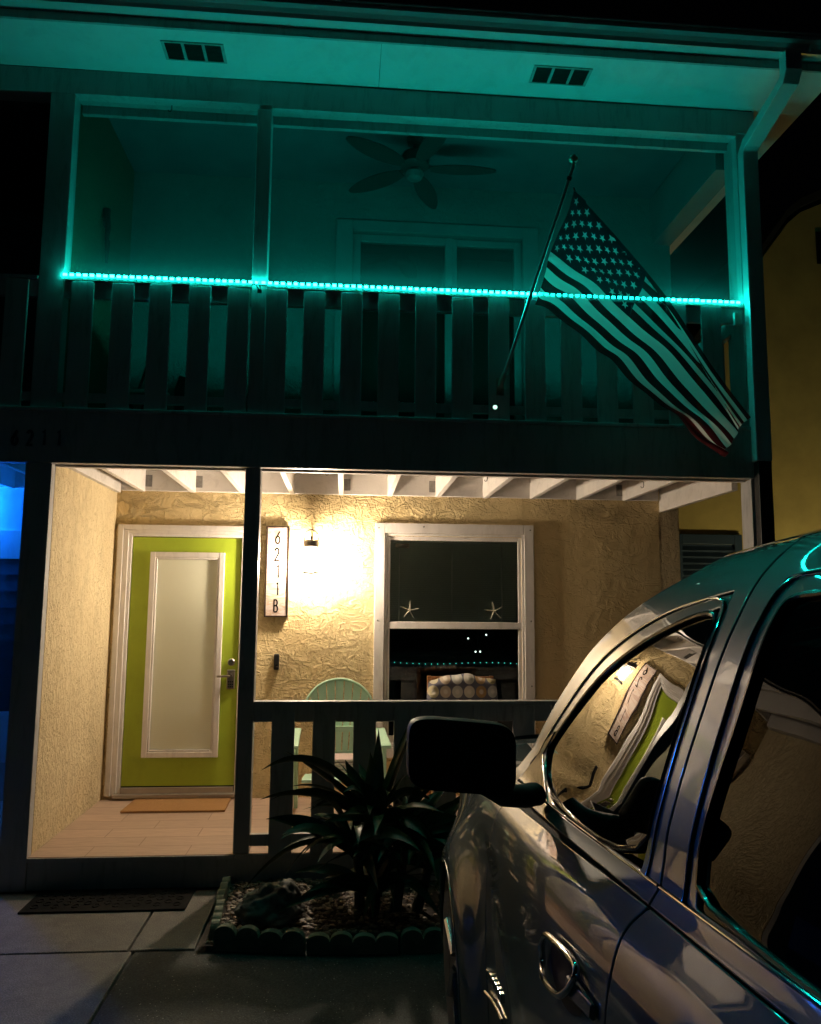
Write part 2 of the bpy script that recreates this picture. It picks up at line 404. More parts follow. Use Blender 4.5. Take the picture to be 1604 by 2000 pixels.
# rough edge of the stucco beside the post
bx('porch_floor', (-7, -.0, -.03), (4.93, YB, 0), M['tile'], H, .004)
bx('porch_step', (-7, .004, -.2), (4.92, .10, -.031), M['post'], H, .004)
bx('porch_step_edge', (0.0, -.012, -.030), (4.92, .0, -.003), M['post'], H, .003)

# posts
def post(x0, x1, y0, y1, z0, z1): return bx('post', (x0, y0, z0), (x1, y1, z1), M['post'], H, .005)
post(-.168, 0, -.012, .058, -.2, 2.484); post(-.168, 0, -.01, .10, 2.832, 5.098)
post(1.252, 1.355, .0, .10, .001, 2.484); post(1.252, 1.355, -.009, .10, 2.858, 5.071)
post(4.784, 4.90, .0, .15, .001, 2.484); post(4.784, 4.90, .0, .19, 2.832, 5.098)
bx('fascia_band', (XL, -.022, 2.485), (4.925, .058, 2.828), M['post'], H, .004)
bx('band_cap', (XL, -.034, 2.829), (4.93, .11, 2.856), M['post'], H, .004)
bx('beam_underside', (-.0, .059, 2.472), (4.78, .10, 2.60), M['joist'], H, .003)
bx('upper_beam', (XL, -.01, 5.10), (4.93, .12, 5.282), M['post'], H, .005)
bx('beam_drip_edge', (1.356, -.02, 5.072), (4.783, .03, 5.099), M['post'], H, .003)
bx('beam_inner_board', (.001, .125, 5.04), (4.78, .16, 5.385), M['post'], H, .003)
# joists, hangers, ledger, deck
j0 = MB().box((-.02, .101, 2.512), (.02, YB - .045, 2.719)).build('joist', M['joist'], H, .003, origin=(0, 0, 0))
first = True
for k in range(11):
    x = .22 + .417 * k
    if first: j0.location.x += x; first = False; jj = j0
    else: dup(jj, H, (x - .22, 0, 0))
bx('joist', (.002, .101, 2.50), (.042, YB - .045, 2.719), M['joist'], H, .003)
bx('ledger_board', (.043, YB - .044, 2.522), (4.70, YB - .001, 2.719), M['joist'], H, .003)
h0 = None
for k in range(11):
    if k in (3, 5, 7, 8, 9): continue
    x = .22 + .417 * k
    sx = 1 if k < 5 else -1
    bx('joist_hanger', (x + .021 if sx > 0 else x - .075, YB - .050, 2.555), (x + .075 if sx > 0 else x - .021, YB - .0455, 2.655), M['steel'], H, .001)
bx('balcony_deck', (XL, .06, 2.720), (4.90, YB + .1, 2.80), M['deck_under'], H, 0)
bx('side_beam', (4.722, .16, 2.425), (4.770, YB + .0, 2.719), M['joist'], H, .003)
bx('side_beam', (4.722, .2, 4.93), (4.90, YB + .05, 5.38), M['grey_trim'], H, .003)

# railings
def railing(xs, x0, x1, z0, z1, rail_z, low, yf, par=H, w=.147):
    r = MB()
    r.box((x0, yf + .022, rail_z[0]), (x1, yf + .060, rail_z[1])); r.box((x0, yf + .000, rail_z[1] + .001), (x1, yf + .075, rail_z[1] + .028))
    ro = r.build('railing', M['post'], par, .003)
    MB().box((x0, yf + .022, low[0]), (x1, yf + .058, low[1])).build('bottom_rail', M['post'], ro, .003)
    pk = None
    for x in xs:
        if pk is None:
            pk = MB().box((-w / 2, yf, z0), (w / 2, yf + .021, z1)).build('picket', M['post'], ro, .003, origin=(0, 0, 0)); pk.location.x += x + w / 2; p0 = x
        else: dup(pk, ro, (x - p0, random.uniform(-.0015, .0015), random.uniform(-.006, .006)))
    return ro
railing([1.476 + .2637 * k for k in range(13)], 1.356, 4.783, -.002, .922, (.815, .920), (.044, .117), -.018)
railing([.055, .322, .570, .834, 1.094], .001, 1.251, 2.858, 3.735, (3.625, 3.738), (2.905, 2.965), -.020)
railing([1.354 + .2585 * k for k in range(14)][:13], 1.356, 4.783, 2.858, 3.735, (3.625, 3.738), (2.905, 2.965), -.020)
railing([-1.42 + .262 * k for k in range(5)], -3.4, -.169, 2.858, 3.735, (3.625, 3.738), (2.905, 2.965), -.020)
# side rail at the open right end
ro = MB().box((4.80, .2, 3.625), (4.85, YB, 3.74)).build('side_railing', M['post'], H, .003)
MB().box((4.80, .2, 2.905), (4.85, YB, 2.965)).build('bottom_rail', M['post'], ro, .003)
for k in range(5):
    MB().box((4.86, .24 + k * .25, 2.86), (4.88, .385 + k * .25, 3.735)).build('picket', M['post'], ro, .003)
# insect screens
MB().box((.001, .065, 3.77), (1.251, .067, 5.099)).build('insect_screen', M['screen'], H)
MB().box((1.356, .065, 3.77), (4.783, .067, 5.07)).build('insect_screen', M['screen'], H)

# balcony interior
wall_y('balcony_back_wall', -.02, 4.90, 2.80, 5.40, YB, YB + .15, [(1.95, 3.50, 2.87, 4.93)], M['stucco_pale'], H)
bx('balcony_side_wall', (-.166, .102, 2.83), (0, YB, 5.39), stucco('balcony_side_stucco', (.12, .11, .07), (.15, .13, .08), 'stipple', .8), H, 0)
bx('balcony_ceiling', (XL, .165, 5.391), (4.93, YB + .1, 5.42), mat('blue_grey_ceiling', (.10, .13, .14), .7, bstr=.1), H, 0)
sl = MB()
sl.box((1.80, YB - .03, 2.81), (1.949, YB - .001, 5.03)).box((3.50, YB - .03, 2.81), (3.64, YB - .001, 5.03)).box((1.95, YB - .03, 4.93), (3.499, YB - .001, 5.03))
so = sl.build('sliding_door', M['grey_trim'], H, .004)
MB().box((1.951, YB + .02, 2.88), (2.02, YB + .07, 4.92)).box((2.79, YB + .02, 2.88), (2.86, YB + .07, 4.92)).box((2.021, YB + .02, 4.85), (2.789, YB + .07, 4.92)).box((2.021, YB + .02, 2.88), (2.789, YB + .07, 2.96)).build('sliding_frame', M['grey_trim'], so, .004)
MB().box((2.861, YB + .04, 2.88), (2.90, YB + .09, 4.92)).box((3.43, YB + .04, 2.88), (3.498, YB + .09, 4.92)).box((2.901, YB + .04, 4.86), (3.429, YB + .09, 4.92)).build('sliding_frame', M['grey_trim'], so, .004)
MB().box((2.021, YB + .04, 2.961), (2.789, YB + .046, 4.849)).build('pane', M['pane'], so)
MB().box((2.901, YB + .06, 2.88), (3.429, YB + .066, 4.859)).build('pane', M['pane'], so)
bx('upstairs_room', (-.1, YB + .16, 2.79), (4.6, 4.2, 5.4), M['dark'], H, 0)

# soffit, fascia, gutter, downspout, roof
sf = MB(); sf.box((XL, -.47, 5.285), (2.108, -.0105, 5.30)); sf.box((2.111, -.47, 5.285), (5.30, -.0105, 5.30)); sf.box((4.93, -.01, 5.285), (5.30, 3, 5.30))
sf.build('soffit', M['soffit'], H, .001)
bx('fascia', (XL, -.49, 5.275), (5.32, -.471, 5.42), M['post'], H, .002)
gu = MB(); L0, L1 = XL, 5.02
prof = [(-.491, 5.335), (-.575, 5.335), (-.585, 5.36), (-.60, 5.385), (-.618, 5.405), (-.622, 5.425), (-.612, 5.432), (-.612, 5.422), (-.605, 5.41), (-.57, 5.345), (-.496, 5.345), (-.496, 5.43), (-.491, 5.43)]
n = len(prof); gu.add([(L0, y, z) for y, z in prof] + [(L1, y, z) for y, z in prof], [(i, (i + 1) % n, (i + 1) % n + n, i + n) for i in range(n)])
gu.box((L0, -.630, 5.436), (5.36, -.47, 5.447)).box((L1 - .002, -.60, 5.336), (L1, -.497, 5.425))
gu.build('gutter', M['gutter'], H, 0)
gu = MB(); gu.add([(5.022, y, z) for y, z in prof] + [(5.36, y, z) for y, z in prof], [(i, (i + 1) % n, (i + 1) % n + n, i + n) for i in range(n)]); gu.build('gutter', M['gutter'], H, 0)
rf = MB().add([(XL, -.60, 5.45), (5.38, -.60, 5.45), (5.38, 3.5, 6.9), (XL, 3.5, 6.9), (XL, -.60, 5.47), (5.38, -.60, 5.47), (5.38, 3.5, 6.93), (XL, 3.5, 6.93)], [(0, 3, 2, 1), (4, 5, 6, 7), (0, 1, 5, 4), (1, 2, 6, 5), (2, 3, 7, 6), (3, 0, 4, 7)])
rf.add([(XL, 7.6, 5.45), (5.38, 7.6, 5.45), (5.38, 3.5, 6.93), (XL, 3.5, 6.93)], [(0, 1, 2, 3)])
rf.build('roof', M['roofing'], H)
wl = MB().add([(4.90, YB + .001, -.2), (4.90, 7, -.2), (4.90, 7, 5.4), (4.90, 3.5, 6.7), (4.90, YB + .001, 5.9), ], [(0, 1, 2, 3, 4)])
wl.box((4.716, YB + .001, -.2), (4.895, 7, 2.79)); wl.build('gable_wall', M['stucco_side'], H)
def rect_pipe(pts, w, dd):
    mb = MB(); rings = []
    for p, (a, b) in pts:
        p = Vector(p); a = Vector(a).normalized(); b = Vector(b).normalized()
        rings += [p - a * w / 2 - b * dd / 2, p + a * w / 2 - b * dd / 2, p + a * w / 2 + b * dd / 2, p - a * w / 2 + b * dd / 2]
    N = len(pts); fs = []
    for i in range(N - 1):
        for k in range(4): fs.append((i * 4 + k, i * 4 + (k + 1) % 4, (i + 1) * 4 + (k + 1) % 4, (i + 1) * 4 + k))
    fs += [(0, 1, 2, 3), ((N - 1) * 4 + 3, (N - 1) * 4 + 2, (N - 1) * 4 + 1, (N - 1) * 4)]
    mb.add(rings, fs); return mb
X1 = (1, 0, 0)
ds = rect_pipe([((4.905, -.545, 5.345), (X1, (0, 1, 0))), ((4.905, -.545, 5.21), (X1, (0, 1, 0))), ((4.90, -.515, 5.155), (X1, (0, 1, 1))), ((4.85, -.10, 4.97), (X1, (0, 1, 2.2))),
                ((4.845, -.052, 4.92), (X1, (0, 1, .3))), ((4.845, -.047, 4.80), (X1, (0, 1, 0))), ((4.845, -.047, 2.60), (X1, (0, 1, 0)))], .118, .082)
ds.build('downspout', M['gutter'], H, .006)
rect_pipe([((4.85, -.047, 2.60), (X1, (0, 1, 0))), ((4.85, -.047, -.1), (X1, (0, 1, 0)))], .10, .07).build('downspout', M['black'], H, .006)
# soffit vents
for x0 in (.645, 3.17):
    v = MB(); y0, y1, zz = -.358, -.178, 5.2845
    v.box((x0, y0, zz - .010), (x0 + .412, y0 + .010, zz)).box((x0, y1 - .010, zz - .010), (x0 + .412, y1, zz))
    for q in (0, .129, .265, .392): v.box((x0 + q, y0 + .0101, zz - .010), (x0 + q + .020, y1 - .0101, zz))
    vo = v.build('soffit_vent', M['post'], H, .001)
    gr = MB(); gr.box((x0 + .011, y0 + .0102, zz - .0045), (x0 + .401, y1 - .0102, zz - .002))
    gr.build('grille', M['dark'], vo)
    lv = MB()
    for q in range(11): lv.box((x0 + .022, y0 + .014 + q * .0145, zz - .008), (x0 + .39, y0 + .017 + q * .0145, zz - .005))
    lv.build('louvre', M['black'], vo)

# ---------------- front door
D = MB()
D.box((.030, YB - .028, .03), (.075, YB - .001, 2.235)).box((.076, YB - .020, .03), (.118, YB + .02, 2.19)).box((.119, YB - .006, .03), (.144, YB + .06, 2.162))
D.box((.0755, YB - .028, 2.191), (1.20, YB - .001, 2.235)).box((.1185, YB - .020, 2.163), (1.12, YB + .02, 2.190)).box((.1445, YB - .006, 2.138), (1.055, YB + .06, 2.1625))
D.box((1.121, YB - .020, .03), (1.16, YB + .02, 2.19)).box((1.161, YB - .028, .03), (1.20, YB - .001, 2.19)).box((1.056, YB - .006, .03), (1.12, YB + .06, 2.162))
do = D.build('front_door', M['trim'], H, .004)
wall_y('door_panel', .149, 1.051, .100, 2.132, YB + .010, YB + .055, [(.345, .872, .350, 1.975)], M['green'], do)
lf = MB()
for (i, o_, y) in ((0, .044, .0), (.045, .062, .004)):
    a0, a1, c0, c1 = .300 + i, .916 - i, .326 + i, 2.008 - i; w = o_ - i
    lf.box((a0, YB - .012 + y, c0), (a0 + w, YB + .0095, c1)).box((a1 - w, YB - .012 + y, c0), (a1, YB + .0095, c1)).box((a0 + w + .0005, YB - .012 + y, c0), (a1 - w - .0005, YB + .0095, c0 + w)).box((a0 + w + .0005, YB - .012 + y, c1 - w), (a1 - w - .0005, YB + .0095, c1))
lf.build('lite_frame', M['trim'], do, .004)
M['frost'] = mat('enclosed_blind_glass', (.80, .81, .66), .25, bstr=0, var=.03, vscale=1, coat=.3)
bl = MB().box((.362, YB + .012, .39), (.854, YB + .02, 1.946)).build('pane', M['frost'], do)
bs = MB()
for k in range(97): bs.box((.366, YB + .0095, .398 + k * .016), (.850, YB + .0118, .4055 + k * .016))
bs.build('blind', M['frost'], do, 0)
MB().box((.10, YB - .06, .018), (1.12, YB + .07, .046)).box((.149, YB - .02, .047), (1.051, YB + .05, .092)).build('threshold', mat('aluminium_threshold', (.42, .38, .34), .35, .6), do, .004)
bx('door_sweep', (.149, YB + .004, .0925), (1.051, YB + .05, .0995), M['rubber'], do, 0)
hd = MB(); hd.lathe([(.031, 0), (.031, -.010), (.024, -.018), (.012, -.020)], (1.000, YB + .0095, 1.095), 24, 'y')
hd.build('deadbolt', M['nickel'], do, 0, True)
hp = MB().box((.966, YB - .008, .875), (1.034, YB + .0095, 1.035)).build('handle', M['nickel'], do, .012, seg=4)
MB().lathe([(.016, 0), (.014, -.035), (.018, -.045)], (1.000, YB - .008, .985), 18, 'y').tube([(1.0, YB - .050, .985), (.985, YB - .054, .985), (.93, YB - .052, .983), (.895, YB - .048, .982)], .009, 10).build('lever', M['nickel'], hp, 0, True)
kp = MB()
for a in range(3):
    for b in range(3): kp.lathe([(.006, 0), (.006, -.003)], (.984 + a * .016, YB - .0082, .895 + b * .020), 10, 'y')
kp.build('keypad', M['black'], hp)

# ---------------- window
W = MB()
x0, x1, z0, z1 = 2.185, 3.572, .315, 2.285; yf = YB - .022
W.box((x0, yf, z0), (x0 + .085, YB - .001, z1)).box((x1 - .085, yf, z0), (x1, YB - .001, z1)).box((x0 + .086, yf, z1 - .085), (x1 - .086, YB - .001, z1)).box((x0 + .086, yf - .01, z0), (x1 - .086, YB - .001, z0 + .085))
wo = W.build('window', M['trim'], H, .003)
fm = MB(); a0, a1, c0, c1 = 2.272, 3.485, .402, 2.198
fm.box((a0, YB - .012, c0), (a0 + .02, YB + .05, c1)).box((a1 - .02, YB - .012, c0), (a1, YB + .05, c1)).box((a0 + .021, YB - .012, c1 - .022), (a1 - .021, YB + .05, c1)).box((a0 + .021, YB - .012, c0), (a1 - .021, YB + .05, c0 + .03))
fm.build('frame', M['trim'], wo, .003)
us = MB(); b0, b1 = a0 + .0215, a1 - .0215
us.box((b0, YB + .0, 1.44), (b0 + .026, YB + .03, c1 - .023)).box((b1 - .028, YB + .0, 1.44), (b1, YB + .03, c1 - .023)).box((b0 + .027, YB + .0, 2.138), (b1 - .029, YB + .03, c1 - .023)).box((b0, YB - .008, 1.380), (b1, YB + .03, 1.4395))
us.box((b0, YB + .0, .433), (b0 + .026, YB + .03, 1.3795)).box((b1 - .028, YB + .0, .433), (b1, YB + .03, 1.3795)).box((b0 + .027, YB + .0, .433), (b1 - .029, YB + .03, .49))
us.build('sash', M['trim'], wo, .003)
MB().box((b0 + .026, YB + .014, 1.44), (b1 - .028, YB + .018, 2.138)).build('pane', M['pane'], wo)
MB().box((b0 + .026, YB + .014, .49), (b1 - .028, YB + .018, 1.3795)).build('pane', M['pane'], wo)
bw = MB()
for k in range(44):
    z = 1.44 + k * .0163; bw.add([(b0 + .03, YB + .060, z), (b1 - .03, YB + .060, z), (b1 - .03, YB + .046, z + .0150), (b0 + .03, YB + .046, z + .0150)], [(0, 1, 2, 3)])
bw.box((b0 + .028, YB + .04, 2.12), (b1 - .028, YB + .075, 2.16)).box((b0 + .03, YB + .048, 1.425), (b1 - .03, YB + .066, 1.437))
bw.build('blind', M['blind'], wo)
co = MB()
for x in (2.40, 2.86, 3.30): co.box((x - .003, YB + .040, 1.44), (x + .003, YB + .0415, 2.12))
co.build('blind_cord', M['trim'], wo)
MB().box((b0 + .07, YB + .020, 2.075), (b0 + .19, YB + .022, 2.11)).build('sticker', M['sign_face'], wo)
for i, (px, pz) in enumerate(((x0 + .03, z1 - .045), (x1 - .03, z1 - .045), (x0 + .03, 1.45), (x1 - .03, 1.45), (x1 - .03, .9), (x0 + .42, z1 - .03))):
    MB().lathe([(.007, 0), (.007, -.003), (.003, -.005)], (px, yf, pz), 10, 'y').build('screw', M['steel'], wo)
rm = MB(); rm.add([(1.5, YB + .16, -.1), (4.5, YB + .16, -.1), (4.5, 4.4, -.1), (1.5, 4.4, -.1), (1.5, YB + .16, 2.7), (4.5, YB + .16, 2.7), (4.5, 4.4, 2.7), (1.5, 4.4, 2.7)], [(0, 1, 2, 3), (4, 7, 6, 5), (1, 5, 6, 2), (2, 6, 7, 3), (3, 7, 4, 0)])
rm.build('living_room', mat('dim_room_paint', (.05, .05, .05), .8), H)

# ---------------- left unit (same building): lit blue
wall_y('back_wall', -6.6, -.167, -.2, 2.72, YB, YB + .15, [], mat('left_unit_stucco', (.6, .6, .58), .8, bscale=18, bstr=.9, var=.1), H)
lw = MB(); lw.box((-2.0, YB - .03, 1.93), (-.24, YB - .001, 2.17)).box((-.36, YB - .03, .30), (-.24, YB - .001, 1.929)).box((-2.0, YB - .03, .30), (-1.9, YB - .001, 1.929)).box((-1.899, YB - .03, .30), (-.361, YB - .001, .70))
lwo = lw.build('window', M['trim'], H, .004)
MB().box((-1.899, YB - .018, .701), (-.361, YB - .008, 1.929)).build('pane', M['blue_pane'], lwo)
bl_ = MB()
for k in range(9): bl_.box((-1.899, YB - .026, .72 + k * .135), (-.361, YB - .0181, .728 + k * .135))
bl_.build('blind', M['blue_pane'], lwo)
for k in range(9):
    dup(jj, H, (-.42 - .417 * k - .22, 0, 0))
bx('ledger_board', (-6.6, YB - .044, 2.522), (-.167, YB - .001, 2.719), M['joist'], H, .003)
post(-1.52, -1.42, 0, .10, .001, 2.484); post(-1.52, -1.42, 0, .10, 2.832, 5.098); post(-5.1, -4.95, 0, .1, .001, 2.484); post(-5.1, -4.95, 0, .1, 2.832, 5.098)
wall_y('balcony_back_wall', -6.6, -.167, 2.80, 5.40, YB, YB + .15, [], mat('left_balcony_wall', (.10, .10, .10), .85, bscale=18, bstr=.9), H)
railing([-1.6 - .264 * k for k in range(1, 12)], -4.94, -1.521, -.002, .922, (.815, .920), (.044, .117), -.018)

# ================================================================== NUMERALS (stroked)
def arc(cx, cz, r, a0, a1, n=20, rz=None):
    rz = rz or r
    return [(cx + r * math.cos(R(a0 + (a1 - a0) * i / n)), cz + rz * math.sin(R(a0 + (a1 - a0) * i / n))) for i in range(n + 1)]
GL = {'6': [[(.58, 1.0)] + [(.17 + .02, .50)] + arc(.34, .30, .26, 150, 510, 28, .30)], '2': [arc(.31, .73, .25, 165, -35, 16, .27) + [(.05, .0), (.62, .0)]],
      '1': [[(.18, .86), (.36, 1.0), (.36, 0)]],
      'B': [[(.10, 0), (.10, 1.0), (.30, 1.0)] + arc(.30, .76, .22, 90, -90, 12, .24) + [(.10, .52)], [(.30, .52)] + arc(.32, .26, .27, 90, -90, 12, .26) + [(.10, 0)]]}
def glyph(mb, ch, x, z, h, w, y, dep):
    for st in GL[ch]:
        pts = [Vector((x + a * h * .62, z + b * h)) for a, b in st]; n = len(pts)
        L = []; Rr = []
        for i in range(n):
            d0 = (pts[i] - pts[max(0, i - 1)]); d1 = (pts[min(n - 1, i + 1)] - pts[i])
            if d0.length < 1e-7: d0 = d1
            if d1.length < 1e-7: d1 = d0
            d0 = d0.normalized(); d1 = d1.normalized(); t = (d0 + d1)
            t = t.normalized() if t.length > 1e-5 else d0
            nn = Vector((-t.y, t.x)); k = min(1.6, 1 / max(.4, t.dot(d0)))
            L.append(pts[i] + nn * w / 2 * k); Rr.append(pts[i] - nn * w / 2 * k)
        vs = []
        for yy in (y, y - dep): vs += [(p.x, yy, p.y) for p in L] + [(p.x, yy, p.y) for p in Rr]
        fs = []
        for i in range(n - 1):
            fs += [(i, i + 1, n + i + 1, n + i), (2 * n + i, 3 * n + i, 3 * n + i + 1, 2 * n + i + 1), (i, 2 * n + i, 2 * n + i + 1, i + 1), (n + i, n + i + 1, 3 * n + i + 1, 3 * n + i)]
        fs += [(0, n, 3 * n, 2 * n), (n - 1, 3 * n - 1, 4 * n - 1, 2 * n - 1)]
        mb.add(vs, fs)
sg = thing('house_number_sign', 'tall framed sign with black numbers 6211B on the yellow wall left of the lantern', 'sign', (1.36, YB - .03, 1.47))
sf_ = MB(); sx0, sx1, sz0, sz1 = 1.262, 1.456, 1.472, 2.238; ys = YB - .034
sf_.box((sx0, ys - .008, sz0), (sx0 + .011, YB - .002, sz1)).box((sx1 - .011, ys - .008, sz0), (sx1, YB - .002, sz1)).box((sx0 + .0115, ys - .008, sz0), (sx1 - .0115, YB - .002, sz0 + .011)).box((sx0 + .0115, ys - .008, sz1 - .011), (sx1 - .0115, YB - .002, sz1))
sf_.build('frame', M['sign_frame'], sg, .002)
MB().box((sx0 + .0115, ys, sz0 + .0115), (sx1 - .0115, YB - .003, sz1 - .0115)).build('panel', M['sign_face'], sg)
for ch, z, x in (('6', 2.09, 1.335), ('2', 1.945, 1.333), ('1', 1.800, 1.347), ('1', 1.655, 1.346), ('B', 1.515, 1.335)):
    q = MB(); glyph(q, ch, x, z, .105 if ch != 'B' else .10, .0125, ys - .0006, .0012); q.build('number', M['matte_black'], sg)
bn = thing('house_numerals', 'dark 6211 numerals on the fascia band above the left porch post', 'house number', (-.27, -.023, 2.60))
for ch, x in (('6', -.262), ('2', -.165), ('1', -.075), ('1', .02)):
    q = MB(); glyph(q, ch, x, 2.598, .095, .017, -.0225, .008); q.build('number', mat('numeral_enamel', (.02, .03, .05), .4), bn)

# ================================================================== PORCH LANTERN
LX, LY = 1.646, YB - .165
lt = thing('wall_lantern', 'glowing porch wall lantern with ring handle between the number sign and the window', 'lamp', (LX, YB, 1.97))
M['lamp'] = emit('lantern_glow', (1, .81, .60), LAMP_W)
MB().box((LX - .055, YB - .012, 1.88), (LX + .055, YB - .001, 2.08)).build('back_plate', M['black'], lt, .005)
cp = MB(); cp.lathe([(.004, .0), (.060, .0), (.062, .006), (.060, .050), (.050, .058), (.004, .060)], (LX, LY, 2.055), 28)
cp.build('cap', M['nickel'], lt, 0, True)
MB().tube([(LX + .058 * math.cos(2 * math.pi * k / 32), LY + .058 * math.sin(2 * math.pi * k / 32), 1.84) for k in range(32)], .009, 8, closed=True).tube([(LX - .058, LY, 1.84), (LX + .058, LY, 1.84)], .004, 6).build('base', M['black'], lt, 0, True)
cg = MB()
for a in (20, 160, 200, 340): cg.tube([(LX + .058 * math.cos(R(a)), LY + .058 * math.sin(R(a)), 1.851), (LX + .058 * math.cos(R(a)), LY + .058 * math.sin(R(a)), 2.055)], .003, 6)
cg.build('cage', M['nickel'], lt)
MB().lathe([(.004, 0), (.026, .0), (.034, .02), (.034, .13), (.02, .155), (.004, .16)], (LX, LY, 1.872), 24).build('bulb', M['lamp'], lt, 0, True)
MB().tube([(LX + .060 * math.cos(R(a)), LY - .0, 2.115 + .085 * max(0, math.sin(R(a))) ** .8 - (.05 if a in (0, 180) else 0)) for a in range(0, 181, 10)], .0045, 8).build('ring_handle', M['black'], lt, 0, True)
MB().tube([(LX, YB - .012, 2.12), (LX, LY, 2.14), (LX, LY, 2.114)], .008, 8).build('arm', M['black'], lt, 0, True)

db = thing('doorbell', 'small black doorbell button on the wall below the number sign', 'doorbell', (1.372, YB, 1.10))
MB().box((1.352, YB - .032, 1.034), (1.396, YB - .001, 1.166)).build('case', M['black'], db, .010, seg=3)
MB().lathe([(.013, 0), (.013, -.004), (.010, -.006)], (1.374, YB - .032, 1.066), 18, 'y').build('button', M['car_black'], db, 0, True)

# starfish on the glass
def star_pts(r0, r1, n=5, a=90): return [((r0 if k % 2 == 0 else r1) * math.cos(R(a + k * 180 / n)), (r0 if k % 2 == 0 else r1) * math.sin(R(a + k * 180 / n))) for k in range(2 * n)]
for sx, rot, lab in ((2.487, 82, 'pale starfish on the left of the upper window glass'), (3.222, 97, 'pale starfish on the right of the upper window glass')):
    q = MB(); c = (sx, YB - .004, 1.535)
    for k in range(5):
        a = R(rot + 72 * k); Lr = .082 + .006 * math.sin(k * 2.3)
        q.tube([(c[0], c[1], c[2]), (c[0] + .4 * Lr * math.cos(a), c[1], c[2] + .4 * Lr * math.sin(a)), (c[0] + Lr * math.cos(a + .06), c[1], c[2] + Lr * math.sin(a + .06))], .012, 8, r2=.003, flat=.5)
    o = q.build('starfish', M['starfish'], None, 0, True, origin=c); tag(o, lab, 'starfish', 'starfish on the window')

M['reflection_dot'] = emit('reflection_dot_glow', (.10, 1, .85), 2.2)  # glow of the dots imitating the light strip mirrored in the lower pane
# bulbs added inside the room for the small lights showing in the lower pane
pd = thing('pane_lights', 'small dark frame with four tiny white bulbs added inside for the lights showing in the lower window pane', 'pane_lights', (3.34, 3.0, 2.7))
MB().tube([(3.34, 3.0, 2.7), (3.34, 3.0, 1.12)], .006, 6).tube([(3.20, 3.0, 1.23), (3.28, 3.0, 1.17), (3.34, 3.0, 1.14), (3.40, 3.0, 1.20), (3.43, 3.0, 1.265)], .005, 6).build('frame', M['black'], pd)
for (x, z) in ((3.235, 1.243), (3.427, 1.281), (3.313, 1.105), (3.362, 1.106)):
    MB().lathe([(.002, -.009), (.008, -.004), (.009, .003), (.002, .010)], (x, 3.0, z), 10).build('bulb', emit('dim_bulb', (.8, 1, .95), 3), pd, 0, True)

sw = thing('strip_reflection', 'row of tiny teal glowing dots added behind the lower window pane as a reflection of the light strip', 'reflection stand-in', (3.0, 2.7, .98))  # added emitters on a wire, standing in for the light strip's reflection
def swz(x): return 1.02 - .015 * (x - 2.5) - .012 * math.sin((x - 2.4) * 4.5)
MB().tube([(2.35 + .06 * k, 2.7, swz(2.35 + .06 * k)) for k in range(25)], .0015, 5).build('wire', M['black'], sw)
for k in range(23):
    x = 2.38 + .062 * k; MB().lathe([(.001, -.004), (.0042, 0), (.001, .004)], (x, 2.69, swz(x) - .004), 8).build('bulb', M['reflection_dot'], sw)
# hooks
def hook(x, y, z, lab, grp='metal hooks under the beams'):
    q = MB().tube([(x, y, z), (x, y, z - .03), (x - .006, y, z - .045), (x - .018, y, z - .048), (x - .024, y, z - .036)], .0035, 6)
    tag(q.build('metal_hook', M['black'], None, 0, True, origin=(x, y, z)), lab, 'hook', grp)
hook(4.16, .4, 2.515, 'black metal hook under the rightmost porch joists'); hook(1.80, .4, 2.56, 'small metal hook under the porch ceiling above the lantern')
hook(2.97, .4, 2.54, 'small metal hook under the porch ceiling above the window'); hook(.64, .06, 5.10, 'small metal hook under the upper balcony beam')

# ================================================================== LED STRIP
ld = thing('light_strip', 'glowing teal light strip running along the top of the balcony rail', 'light strip', (0, -.03, 3.766))
MB().box((0.0, -.020, 3.7665), (4.75, -.008, 3.7683)).build('tape', M['trim'], ld)
M['led'] = emit('teal_diode', (.006, 1, .78), LED_W)
NL = 108; pitch = 4.73 / (NL - 1); dd = None; rest = MB()
for k in range(NL):
    x = .008 + pitch * k
    if 1.25 < x < 1.27: continue
    if k >= 101:
        rest.box((x - .0125, -.0265, 3.7685), (x + .0125, -.0145, 3.784))
    elif dd is None: dd = MB().box((-.0125, -.0265, 3.7685), (.0125, -.0145, 3.784)).build('diode', M['led'], ld, origin=(0, 0, 0)); dd.location.x += x; xd = x
    else: dup(dd, ld, (x - xd, random.uniform(-.0006, .0006), random.uniform(-.0012, .0012)))
ro_ = rest.build('diode', M['led'], ld); ro_['kind'] = 'stuff'
cb = MB().tube([(1.262, -.022, 3.772), (1.285, -.030, 3.752), (1.300, -.028, 3.730), (1.318, -.030, 3.715), (1.312, -.027, 3.742), (1.300, -.026, 3.77), (1.292, -.02, 3.80)], .004, 6).box((1.296, -.034, 3.700), (1.324, -.0205, 3.722))
cb.build('cable', M['black'], ld)
MB().box((4.690, -.052, 3.600), (4.745, -.0215, 3.690)).build('adapter', M['trim'], ld, .005)
nl = thing('night_light', 'small round glowing button light at the foot of the balcony pickets below the flagpole bracket', 'light', (2.944, -.03, 2.93))
MB().lathe([(.018, 0), (.018, -.004), (.002, -.005)], (2.944, -.036, 2.94), 16, 'y').build('base', M['trim'], nl)
MB().lathe([(.014, -.0055), (.012, -.012), (.003, -.016)], (2.944, -.036, 2.94), 16, 'y').build('lens', emit('button_glow', (.45, 1, .75), 2.2), nl, 0, True)

